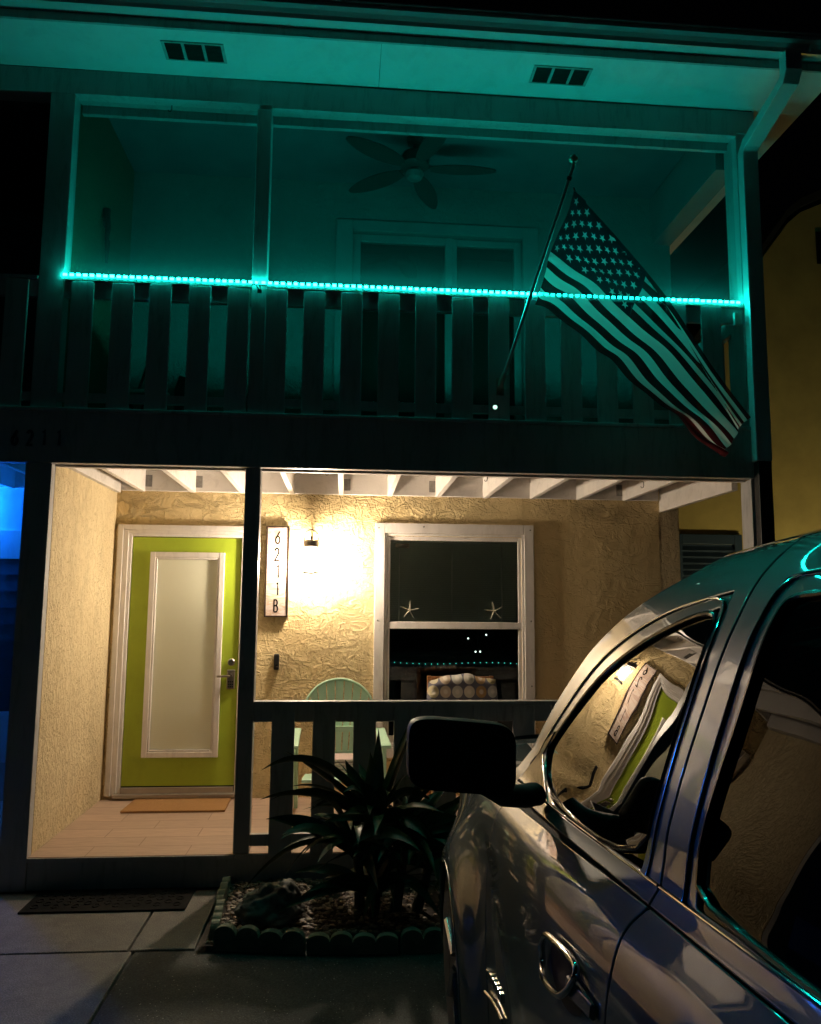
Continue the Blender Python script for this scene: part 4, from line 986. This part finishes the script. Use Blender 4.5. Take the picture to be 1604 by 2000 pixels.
# ================================================================== CAR
CAR = thing('parked_car', 'silver grey four-door vehicle parked nose-in before the porch, seen along its left side', 'car', (3.4, -3.8, -.2))
XC = 3.40; YA, ZA = -2.08, .20; YR = -5.45
PR = [(0.0, .06, .10), (.10, .02, .20), (.35, .0, .45), (.70, .0, .80), (.80, .010, .90), (.88, .035, .97), (.94, .075, 1.015), (1.0, .108, 1.06), (1.10, .137, 1.157), (1.30, .203, 1.348), (1.50, .275, 1.537), (1.60, .325, 1.625), (1.70, .40, 1.695), (1.85, .53, 1.74), (2.36, 1.0, 1.76)]
PX = [p[0] for p in PR]
def herm(ys, x):
    i = 0
    while i < len(PX) - 2 and x > PX[i + 1]: i += 1
    h = PX[i + 1] - PX[i]; t = (x - PX[i]) / h
    def sl(j):
        if j <= 0: return (ys[1] - ys[0]) / (PX[1] - PX[0])
        if j >= len(PX) - 1: return (ys[-1] - ys[-2]) / (PX[-1] - PX[-2])
        a = (ys[j] - ys[j - 1]) / (PX[j] - PX[j - 1]); b = (ys[j + 1] - ys[j]) / (PX[j + 1] - PX[j]); ha = PX[j] - PX[j - 1]; hb = PX[j + 1] - PX[j]
        return (a * hb + b * ha) / (ha + hb)
    m0, m1 = sl(i) * h, sl(i + 1) * h
    return (2 * t ** 3 - 3 * t * t + 1) * ys[i] + (t ** 3 - 2 * t * t + t) * m0 + (-2 * t ** 3 + 3 * t * t) * ys[i + 1] + (t ** 3 - t * t) * m1
PI_, PZ = [p[1] for p in PR], [p[2] for p in PR]
def smf(t): t = min(max(t, 0), 1); return t * t * (3 - 2 * t)
def S(Y, s):
    inn = herm(PI_, s); z = herm(PZ, s); t = max(0, Y + 3.6); hw = 1.0 - .014 * t * t
    if s > 1: inn += .02 * min(1, (s - 1) / .1) * max(0, min(Y, -2.4) + 3.95) ** 2
    if Y > -2: hw -= .10 * smf((Y + 2.0) / 1.0) ** 2
    t2 = max(0, -5.2 - Y); hw -= .02 * t2 * t2
    fl = 0
    for yc in (YA, YR):
        d_ = math.hypot(Y - yc, z - ZA)
        if d_ < 1.3: fl = max(fl, (.085 * math.exp(-((d_ - .47) / .16) ** 2) if d_ > .47 else .085) * smf((1.02 - z) / .25))
    return Vector((XC - (hw - inn + fl), Y, z - .06 * (Y + 3.85)))
def SN(Y, s):
    e = 2e-3; a = S(Y + e, s) - S(Y - e, s); b = S(Y, s + e) - S(Y, max(0, s - e))
    return -a.cross(b).normalized()
def fillet(poly, rc=.012):
    n = len(poly); outp = []
    for i in range(n):
        p = Vector(poly[i]); a = Vector(poly[i - 1]) - p; b = Vector(poly[(i + 1) % n]) - p; la, lb = a.length, b.length
        if la < 1e-6 or lb < 1e-6: continue
        a /= la; b /= lb; turn = math.pi - a.angle(b)
        r = .45 * min(la, lb) if turn < R(42) else min(rc, .45 * min(la, lb))
        k = 5; p0, p1 = p + a * r, p + b * r
        for j in range(k + 1):
            t = j / k; outp.append(p0 * (1 - t) ** 2 + p * 2 * t * (1 - t) + p1 * t * t)
    res = []
    for i in range(len(outp)):
        a, b = outp[i], outp[(i + 1) % len(outp)]; L = (b - a).length
        if L < 5e-4: continue
        m_ = max(1, int(L / .022))
        for j in range(m_): res.append(a.lerp(b, j / m_))
    return res
def area(p): return .5 * sum(p[i].x * p[(i + 1) % len(p)].y - p[(i + 1) % len(p)].x * p[i].y for i in range(len(p)))
def offs(poly, d_):     # positive = inward for CCW
    n = len(poly); res = []
    for i in range(n):
        a = (poly[i] - poly[i - 1]).normalized(); b = (poly[(i + 1) % n] - poly[i]).normalized(); t = (a + b)
        t = t.normalized() if t.length > 1e-5 else b
        k = 1 / max(.5, t.dot(a)); res.append(poly[i] + Vector((-t.y, t.x)) * d_ * k)
    return res
def panel(name, outline, m, parent, holes=(), off=0., rc=.012, depth=.016, grid=.035, edge=.0035, both=True):
    loops = []
    for k, o_ in enumerate([outline] + list(holes)):
        p = fillet(o_, rc)
        if (area(p) > 0) != (k == 0): p = p[::-1]      # outline CCW, holes CW: inward offset works for both
        loops.append((p, offs(p, edge)))
    pts = []; edges = []
    for p, q in loops:
        b = len(pts); pts += q; n = len(q); edges += [(b + i, b + (i + 1) % n) for i in range(n)]
    xs = [p.x for p in loops[0][1]]; ys = [p.y for p in loops[0][1]]
    ins = [offs(q, .010) for _, q in loops]
    x = min(xs)
    while x < max(xs):
        y = min(ys)
        while y < max(ys):
            if pip(ins[0], x, y) and not any(pip(h, x, y) for h in ins[1:]): pts.append(Vector((x, y)))
            y += grid
        x += grid
    vo, eo, fo, *_ = delaunay_2d_cdt(pts, edges, [], 0, 1e-6)
    verts = []; norms = []; faces = []
    for v in vo:
        n_ = SN(v.x, v.y); verts.append(S(v.x, v.y) + n_ * off); norms.append(n_)
    for f in fo:
        cx_ = sum(vo[i].x for i in f) / len(f); cy_ = sum(vo[i].y for i in f) / len(f)
        if pip(loops[0][1], cx_, cy_) and not any(pip(q, cx_, cy_) for _, q in loops[1:]): faces.append(tuple(f))
    for p, q in loops:
        b = len(verts); n = len(p)
        for lvl in range(4):
            for i in range(n):
                src = q[i] if lvl == 0 else p[i]; n_ = SN(src.x, src.y); out2 = (p[i] - q[i]); 
                dr = (S(p[i].x, p[i].y) - S(q[i].x, q[i].y)); dr = dr - n_ * dr.dot(n_); dr = dr.normalized() if dr.length > 1e-8 else Vector((0, 1, 0))
                h = (off, off - edge * .7, off - edge * .7, off - depth)[lvl]
                verts.append(S(src.x, src.y) + n_ * h); norms.append((n_, (n_ + dr * .9).normalized(), dr, dr)[lvl])
        for lvl in (0, 2):
            for i in range(n):
                j = (i + 1) % n; faces.append((b + lvl * n + i, b + lvl * n + j, b + (lvl + 1) * n + j, b + (lvl + 1) * n + i))
    objs = []
    for side in ((0, 1) if both else (0,)):
        vv = [Vector(v) for v in verts]; nn = [Vector(n_) for n_ in norms]; ff = list(faces)
        if side: vv = [Vector((2 * XC - v.x, v.y, v.z)) for v in vv]; nn = [Vector((-n_.x, n_.y, n_.z)) for n_ in nn]
        f2 = []
        for f in ff:
            fn_ = (vv[f[1]] - vv[f[0]]).cross(vv[f[2]] - vv[f[0]]); an = sum((nn[i] for i in f), Vector())
            f2.append(f if fn_.dot(an) > 0 else f[::-1])
        me = bpy.data.meshes.new(name); me.from_pydata([tuple(v) for v in vv], [], f2); me.materials.append(m)
        me.polygons.foreach_set('use_smooth', [True] * len(me.polygons)); me.update()
        me.normals_split_custom_set_from_vertices([tuple(n_) for n_ in nn])
        o = bpy.data.objects.new(name, me); COL.objects.link(o); o.parent = parent if not isinstance(parent, tuple) else parent[side]
        pl = o.parent; loc = Vector((0, 0, 0))
        while pl is not None: loc -= Vector(pl.location); pl = pl.parent
        o.location = loc; objs.append(o)
    return tuple(objs)
def spline_tube(name, pts, r, m, parent, off=.002, closed=False, both=True, flat=1.0):
    pv = [Vector(p) for p in pts]
    for _ in range(2):
        q = [pv[0]] if not closed else []
        for i in range(len(pv) - (0 if closed else 1)):
            a, b = pv[i], pv[(i + 1) % len(pv)]; q += [a.lerp(b, .25), a.lerp(b, .75)]
        if not closed: q.append(pv[-1])
        pv = q
    for side in ((0, 1) if both else (0,)):
        P3 = [S(p.x, p.y) + SN(p.x, p.y) * off for p in pv]
        if side: P3 = [Vector((2 * XC - p.x, p.y, p.z)) for p in P3]
        MB().tube(P3, r, 8, closed).build(name, m, parent if not isinstance(parent, tuple) else parent[side], 0, True)

seam_f = [(-2.626, .93), (-2.626, .78), (-2.615, .65), (-2.649, .534), (-2.688, .395), (-2.731, .264), (-2.77, .06)]
seam_b = [(-3.832, 1.72), (-3.827, 1.621), (-3.819, 1.529), (-3.810, 1.434), (-3.799, 1.323), (-3.795, 1.194), (-3.799, 1.080), (-3.821, 1.003)]
seam_bl = [(-3.824, .957), (-3.806, .915), (-3.822, .858), (-3.824, .783), (-3.818, .729), (-3.82, .4), (-3.82, .06)]
AE = [(-2.36, .962), (-2.43, 1.0), (-2.52, 1.14), (-2.655, 1.284), (-2.877, 1.443), (-3.069, 1.541), (-3.307, 1.626), (-3.43, 1.67), (-3.475, 1.72)]
Fo = [(-2.56, .966), (-2.60, 1.06), (-2.689, 1.165), (-2.959, 1.379), (-3.227, 1.492), (-3.478, 1.553), (-3.740, 1.572), (-3.754, 1.466), (-3.740, 1.277), (-3.748, 1.109), (-3.758, 1.003)]
Gl = [(-3.0, 1.006), (-2.713, 1.105), (-2.799, 1.185), (-3.042, 1.359), (-3.278, 1.448), (-3.493, 1.510), (-3.713, 1.542), (-3.724, 1.461), (-3.713, 1.322), (-3.710, 1.171), (-3.719, 1.006)]
Rf = [(-3.921, 1.003), (-3.902, 1.073), (-3.889, 1.227), (-3.894, 1.386), (-3.906, 1.513), (-3.937, 1.584), (-4.031, 1.588), (-4.80, 1.575), (-4.86, 1.49), (-4.84, 1.1), (-4.82, 1.003)]
Rg = [(-3.960, 1.007), (-3.931, 1.093), (-3.928, 1.179), (-3.937, 1.288), (-3.945, 1.425), (-3.952, 1.520), (-3.976, 1.545), (-4.064, 1.545), (-4.72, 1.535), (-4.79, 1.45), (-4.77, 1.007)]
g3 = .003
def shift(pts, dy): return [(a + dy, b) for a, b in pts]
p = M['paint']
# A pillar, roof side and front half of the B pillar
panel('pillar', AE + shift(seam_b, g3) + [(-3.762, 1.003)] + [(a - .0035 if a < -3.7 else a, b + .004) for a, b in reversed(Fo[:-1])] , p, CAR, rc=.004)
fd = panel('front_door', seam_f + [(a + g3, b) for a, b in reversed(seam_bl)] + [], p, CAR, rc=.012)
panel('window_frame', [(-2.56, 1.003)] + Fo[1:], p, fd, holes=[Gl], rc=.010, off=-.002)
gd = panel('window', Gl, M['car_glass'], fd, off=-.010, rc=.010, edge=.001, grid=.03)
panel('mirror_sail', [(-2.58, 1.004), (-2.61, 1.06), (-2.69, 1.155), (-2.775, 1.185), (-2.70, 1.104), (-3.0, 1.004)], M['car_black'], fd, off=.003, rc=.004)
panel('belt_moulding', [(-2.56, .961), (-3.821, .961), (-3.821, .999), (-2.50, .999)], p, fd, off=.002, rc=.003, grid=.02)
spline_tube('chrome_line', Fo[1:], .0030, M['chrome'], fd, .001)
spline_tube('window_seal', Gl, .0065, M['car_black'], fd, -.004, closed=True)
spline_tube('chrome_line', [(-2.60, 1.001), (-3.0, 1.001), (-3.5, 1.001), (-3.82, 1.001)], .0028, M['chrome'], fd, .0035)
# rear door and rear body
seam_c = [(-4.885, .957), (-4.89, .80), (-4.92, .70), (-4.90, .60), (-4.86, .40), (-4.85, .06)]
rd = panel('rear_door', shift(seam_bl, -g3) + list(reversed(seam_c)), p, CAR, rc=.012)
panel('window_frame', Rf, p, rd, holes=[Rg], rc=.014, off=-.002)
panel('window', Rg, M['rear_glass'], rd, off=-.010, rc=.014, edge=.001, grid=.03)
panel('belt_moulding', [(-3.827, .961), (-4.88, .961), (-4.88, .999), (-3.827, .999)], p, rd, off=.002, rc=.003, grid=.02)
spline_tube('chrome_line', Rf, .0030, M['chrome'], rd, .001)
spline_tube('window_seal', Rg, .0065, M['car_black'], rd, -.004, closed=True)
spline_tube('chrome_line', [(-3.83, 1.001), (-4.2, 1.001), (-4.6, 1.001), (-4.88, 1.001)], .0028, M['chrome'], rd, .0035)
panel('pillar', list(reversed(shift(seam_b, -g3))) + [(-6.22, 1.72), (-6.42, 1.40), (-6.50, 1.003), (-4.826, 1.003), (-4.845, 1.1), (-4.864, 1.49), (-4.803, 1.579), (-4.031, 1.592), (-3.934, 1.588), (-3.902, 1.515), (-3.890, 1.386), (-3.885, 1.227), (-3.898, 1.073), (-3.917, 1.003)], p, CAR, rc=.006)
panel('quarter_window', [(-4.93, 1.03), (-4.97, 1.47), (-5.95, 1.45), (-6.2, 1.05)], M['car_glass'], CAR, off=.002, rc=.05, depth=.004)
def arch(yc, r, a0, a1, n=18):
    res = []
    for i in range(n + 1):
        a = R(a0 + (a1 - a0) * i / n); y = yc + r * math.cos(a); zt = ZA + r * math.sin(a)
        lo, hi = 0., 1.2
        for _ in range(30):
            mdl = (lo + hi) / 2
            if herm(PZ, mdl) < zt: lo = mdl
            else: hi = mdl
        res.append((y, lo))
    return res
fp = panel('fender', [(a + .0045, b) for a, b in seam_f[:-1]] + [(-2.765, .06), (-2.57, .06)] + arch(YA, .47, 190, -8) + [(-1.60, .06), (-1.12, .10), (-1.08, .45), (-1.10, .75), (-1.16, .90), (-1.3, .93), (-2.3, .955), (-2.55, .957)], p, CAR, rc=.01, grid=.028)
panel('rear_quarter', [(a - .004, b) for a, b in seam_c] + [(-4.95, .06)] + arch(YR, .47, -10 + 0, 190)[::1] + [(-6.0, .06), (-6.55, .12), (-6.6, .5), (-6.55, .997), (-4.886, .997)], p, CAR, rc=.01)
for (outl, yc) in ((0, YA), (0, YR)):
    spline_tube('arch_lip', arch(yc, .473, 185, -5), .008, p, CAR, -.004)
# roof
def grid_mesh(name, fn, nu, nv, m, parent=CAR):
    vs = [fn(i / nu, j / nv) for i in range(nu + 1) for j in range(nv + 1)]
    return MB().add(vs, [(i * (nv + 1) + j, (i + 1) * (nv + 1) + j, (i + 1) * (nv + 1) + j + 1, i * (nv + 1) + j + 1) for i in range(nu) for j in range(nv)]).build(name, m, parent, 0, True)
def roof_pt(Yf, v):   # v 0..1 left to right
    k = min(v, 1 - v) * 2; s_ = 1.724 + (2.36 - 1.724) * k; q = S(Yf, s_)
    if v > .5: q.x = 2 * XC - q.x
    return q
grid_mesh('roof', lambda u, v: roof_pt((-3.478 + .13 * (1 - (2 * v - 1) ** 2) ** .7) * (1 - u) + -6.22 * u, v), 60, 40, p)
for sd in (0, 1):
    MB().tube([(XC + (1 if sd else -1) * .60, y, S(y, 1.9).z + .045) for y in (-4.1, -4.6, -5.2, -5.9)], .016, 10).box((XC + (1 if sd else -1) * .60 - .015, -4.14, S(-4.1, 1.9).z - .01), (XC + (1 if sd else -1) * .60 + .015, -4.08, S(-4.1, 1.9).z + .045)).box((XC + (1 if sd else -1) * .60 - .015, -5.9, S(-5.9, 1.9).z - .01), (XC + (1 if sd else -1) * .60 + .015, -5.84, S(-5.9, 1.9).z + .045)).build('roof_rail', M['car_black'], CAR, 0, True)
# windshield
def ae(t):
    q = t * (len(AE) - 1); i = min(int(q), len(AE) - 2); a, b = Vector(AE[i]), Vector(AE[i + 1]); w_ = a.lerp(b, q - i); return w_
def ws(u, v):
    a = ae(u); L = S(a.x, a.y); Rr = Vector((2 * XC - L.x, L.y, L.z)); q = L.lerp(Rr, v); k = 1 - (2 * v - 1) ** 2
    topy = .13 * k ** .7; topz = roof_pt(-3.478 + topy, v).z - L.z if u > .999 else 0
    q.y += (.30 * (1 - u) + .13 * u) * k ** .8 - .012 * (1 if 0 < v < 1 else 0)
    q.z += (roof_pt(-3.478 + topy, v).z - S(-3.475, 1.72).z) * u * min(1, k * 3) - .004
    return q
grid_mesh('windscreen', ws, 24, 30, M['car_glass'])
# hood, nose, bumper, lights
def hood(u, v):
    Y0 = -2.42 + .30 * (1 - (2 * v - 1) ** 2) ** .8; Yv = Y0 * (1 - u) + -1.17 * u
    k = 1 - (2 * v - 1) ** 2; L = S(Yv, .955 - .03 * u); q = L.lerp(Vector((2 * XC - L.x, L.y, L.z)), v); q.z += .095 * k ** .45 * (1 - .35 * u ** 3) + .004; return q
grid_mesh('hood', hood, 30, 30, p)
def nose(u, v):
    k = 1 - (2 * v - 1) ** 2; L = S(-1.165, .925 - .83 * u); q = L.lerp(Vector((2 * XC - L.x, L.y, L.z)), v); q.y += .10 * k ** .5; q.z += .070 * k ** .45 * (1 - u) ** 4; return q
grid_mesh('bumper', nose, 14, 24, p)
q = MB()
for k in range(6): q.box((XC - .55, -1.10, .42 + k * .06), (XC + .55, -1.045, .45 + k * .06))
q.build('grille', M['chrome'], CAR, .003)
for sd in (-1, 1):
    MB().box((XC + sd * .72 - .13, -1.14, .50), (XC + sd * .72 + .13, -1.065, .70)).build('headlight', M['mirror_glass'], CAR, .02)
    MB().box((XC + sd * .80 - .06, -6.66, .65), (XC + sd * .80 + .06, -6.56, 1.15)).build('tail_light', mat('red_lens', (.25, .01, .01), .2, bstr=0), CAR, .015)
def tail(u, v):
    k = 1 - (2 * v - 1) ** 2; s_ = 1.72 - 1.61 * u; Yt = -6.22 - .38 * min(1, u * 2.4); L = S(Yt, s_); q = L.lerp(Vector((2 * XC - L.x, L.y, L.z)), v); q.y -= .06 * k ** .5; q.z += .04 * k * (1 - u) ** 4; return q
grid_mesh('tailgate', tail, 20, 20, p)
# dark inner structure so that shut lines stay dark
q = MB()
for sd in (0, 1):
    for (y0, y1, s0, s1) in ((-6.45, -2.75, .05, .99),):
        for i in range(30):
            pass
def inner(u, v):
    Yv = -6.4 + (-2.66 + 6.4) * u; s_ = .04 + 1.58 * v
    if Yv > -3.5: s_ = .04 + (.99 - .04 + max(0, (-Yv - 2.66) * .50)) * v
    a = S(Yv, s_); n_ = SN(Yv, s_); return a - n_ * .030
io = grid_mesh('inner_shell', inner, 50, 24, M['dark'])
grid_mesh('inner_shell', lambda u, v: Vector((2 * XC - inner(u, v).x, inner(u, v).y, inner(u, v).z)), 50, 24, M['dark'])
MB().box((2.50, -6.4, .02), (4.30, -1.25, .12)).box((2.60, -2.55, .12), (4.20, -1.3, .62)).build('underbody', M['dark'], CAR)
MB().box((2.62, -2.6, .6), (4.18, -2.35, .93)).build('dashboard', M['dark'], CAR)
# wheels
for yc in (YA, YR):
    for sd in (-1, 1):
        xc = XC + sd * .90; wh = thing('wheel', None, None, (xc - CAR.location.x, yc - CAR.location.y, .2 - CAR.location.z)); wh.parent = CAR
        pr = [(.235, -.11), (.30, -.125), (.375, -.118), (.395, -.095), (.40, -.05), (.40, .05), (.395, .095), (.375, .118), (.30, .125), (.235, .11)]
        MB().lathe(pr, (xc, yc, .2), 40, 'x').build('tyre', M['tyre'], wh, 0, True)
        q = MB(); q.lathe([(.04, sd * .09), (.225, sd * .085), (.24, sd * .112), (.246, sd * .112), (.236, sd * .02), (.04, sd * .03)], (xc, yc, .2), 36, 'x')
        for k in range(5):
            a = R(72 * k + 20); q.tube([(xc + sd * .10, yc + .04 * math.cos(a), .2 + .04 * math.sin(a)), (xc + sd * .104, yc + .225 * math.cos(a), .2 + .225 * math.sin(a))], .032, 8, flat=.5)
        q.build('rim', M['tyre_glint'], wh, 0, True)
# wing mirrors
for sd in (0, 1):
    def mx(v): return (v[0], v[1], v[2]) if not sd else (2 * XC - v[0], v[1], v[2])
    cxm, cym, czm, hw_, hh_ = 2.249, -3.15, 1.167, .146, .094
    rings = []; NN = 40
    def sup(a, e=.38): return (math.copysign(abs(math.cos(a)) ** e, math.cos(a)), math.copysign(abs(math.sin(a)) ** e, math.sin(a)))
    q = MB(); vs = []; prof_ = [(.02, .0, .93), (.0, .0, .985), (-.0, .012, 1.0), (0, .05, 1.0), (0, .10, .93), (0, .14, .76), (0, .16, .40), (0, .165, .05)]
    for (_, dy, sc_) in prof_:
        for k in range(NN):
            c_, s_ = sup(2 * math.pi * k / NN); vs.append(mx((cxm + hw_ * c_ * sc_, cym + dy, czm + hh_ * s_ * sc_ - .012 * c_)))
    fs = [(i * NN + k, i * NN + (k + 1) % NN, (i + 1) * NN + (k + 1) % NN, (i + 1) * NN + k) for i in range(len(prof_) - 1) for k in range(NN)] + [tuple(range(NN))]
    q.add(vs, fs)
    q.tube([mx((2.32, -3.08, 1.085)), mx((2.38, -3.05, 1.045)), mx((2.44, -3.0, 1.03)), mx((2.49, -2.97, 1.03))], .042, 12, flat=.75)
    mo = q.build('wing_mirror', M['mirror_black'], fd[sd], 0, True)
    vs = []
    for dy, sc_ in ((-.0015, .90), (-.0022, .88)):
        for k in range(NN):
            c_, s_ = sup(2 * math.pi * k / NN, .42); vs.append(mx((cxm + hw_ * c_ * sc_, cym + dy, czm + hh_ * s_ * sc_ - .012 * c_)))
    q = MB(); q.add(vs, [(k, (k + 1) % NN, NN + (k + 1) % NN, NN + k) for k in range(NN)] + [tuple(range(NN, 2 * NN)), tuple(range(NN))[::-1]])
    q.build('glass', M['mirror_black'], fd[sd])
# door handles
def cmr(pts, n=6, closed=True):
    res = []; N = len(pts); P_ = [Vector(p_) for p_ in pts]
    for i in range(N):
        a, b, c, d_ = P_[i - 1], P_[i], P_[(i + 1) % N], P_[(i + 2) % N]
        for k in range(n):
            t = k / n; res.append(.5 * ((2 * b) + (c - a) * t + (2 * a - 5 * b + 4 * c - d_) * t * t + (3 * b - a - 3 * c + d_) * t ** 3))
    return res
for par_, y0 in ((fd, -3.60), (rd, -4.66)):
    for sd in (0, 1):
        def at(Yv, s_, o_):
            a = S(Yv, s_) + SN(Yv, s_) * o_; return a if not sd else Vector((2 * XC - a.x, a.y, a.z))
        q = MB(); n = 28
        q.add([at(y0 + .02 + .125 * math.cos(2 * math.pi * k / n), .722 + .060 * math.sin(2 * math.pi * k / n), .0012) for k in range(n)] + [at(y0 + .02, .722, .0005)], [(k, (k + 1) % n, n) for k in range(n)])
        ho = q.build('handle', M['mirror_black'], par_[sd], 0, True)
        loop = [(y0 + .175, .688, .010), (y0 + .178, .728, .012), (y0 + .150, .756, .013), (y0 + .08, .766, .012), (y0 - .03, .774, .012), (y0 - .085, .770, .014), (y0 - .088, .750, .020), (y0 - .060, .718, .028), (y0 - .02, .700, .031), (y0 + .07, .686, .028), (y0 + .14, .678, .018)]
        MB().tube([at(*l) for l in cmr(loop)], .0075, 10, closed=True).build('trim_ring', M['chrome'], ho, 0, True)
        q = MB(); P8 = [at(y0 - .04, .708, .004), at(y0 - .18, .715, .004), at(y0 - .18, .745, .004), at(y0 - .04, .748, .004), at(y0 - .04, .712, .024), at(y0 - .170, .718, .013), at(y0 - .170, .742, .011), at(y0 - .04, .744, .020)]
        q.add(P8, [(0, 1, 2, 3), (4, 5, 6, 7), (0, 1, 5, 4), (1, 2, 6, 5), (2, 3, 7, 6), (3, 0, 4, 7)]); q.build('paddle', M['paint'], ho, .008, seg=4)
# chrome badge strip low on the front door
for sd in (0, 1):
    def at(Yv, s_, o_):
        a = S(Yv, s_) + SN(Yv, s_) * o_; return a if not sd else Vector((2 * XC - a.x, a.y, a.z))
    q = MB()
    q.tube([at(-2.70 - k * .05, .345 - .0 * k, .006) for k in range(5)], .006, 6)
    for k in range(6):
        y = -2.70 - k * .034; a, b = at(y, .385, .0), at(y - .02, .385, .0); c, d_ = at(y - .02, .412, .0), at(y, .412, .0)
        a2, b2, c2, d2 = at(y, .385, .007), at(y - .02, .385, .007), at(y - .02, .412, .007), at(y, .412, .007)
        q.add([a, b, c, d_, a2, b2, c2, d2], [(4, 5, 6, 7), (0, 1, 5, 4), (1, 2, 6, 5), (2, 3, 7, 6), (3, 0, 4, 7)])
    q.build('badge', M['chrome'], fd[sd], .002)
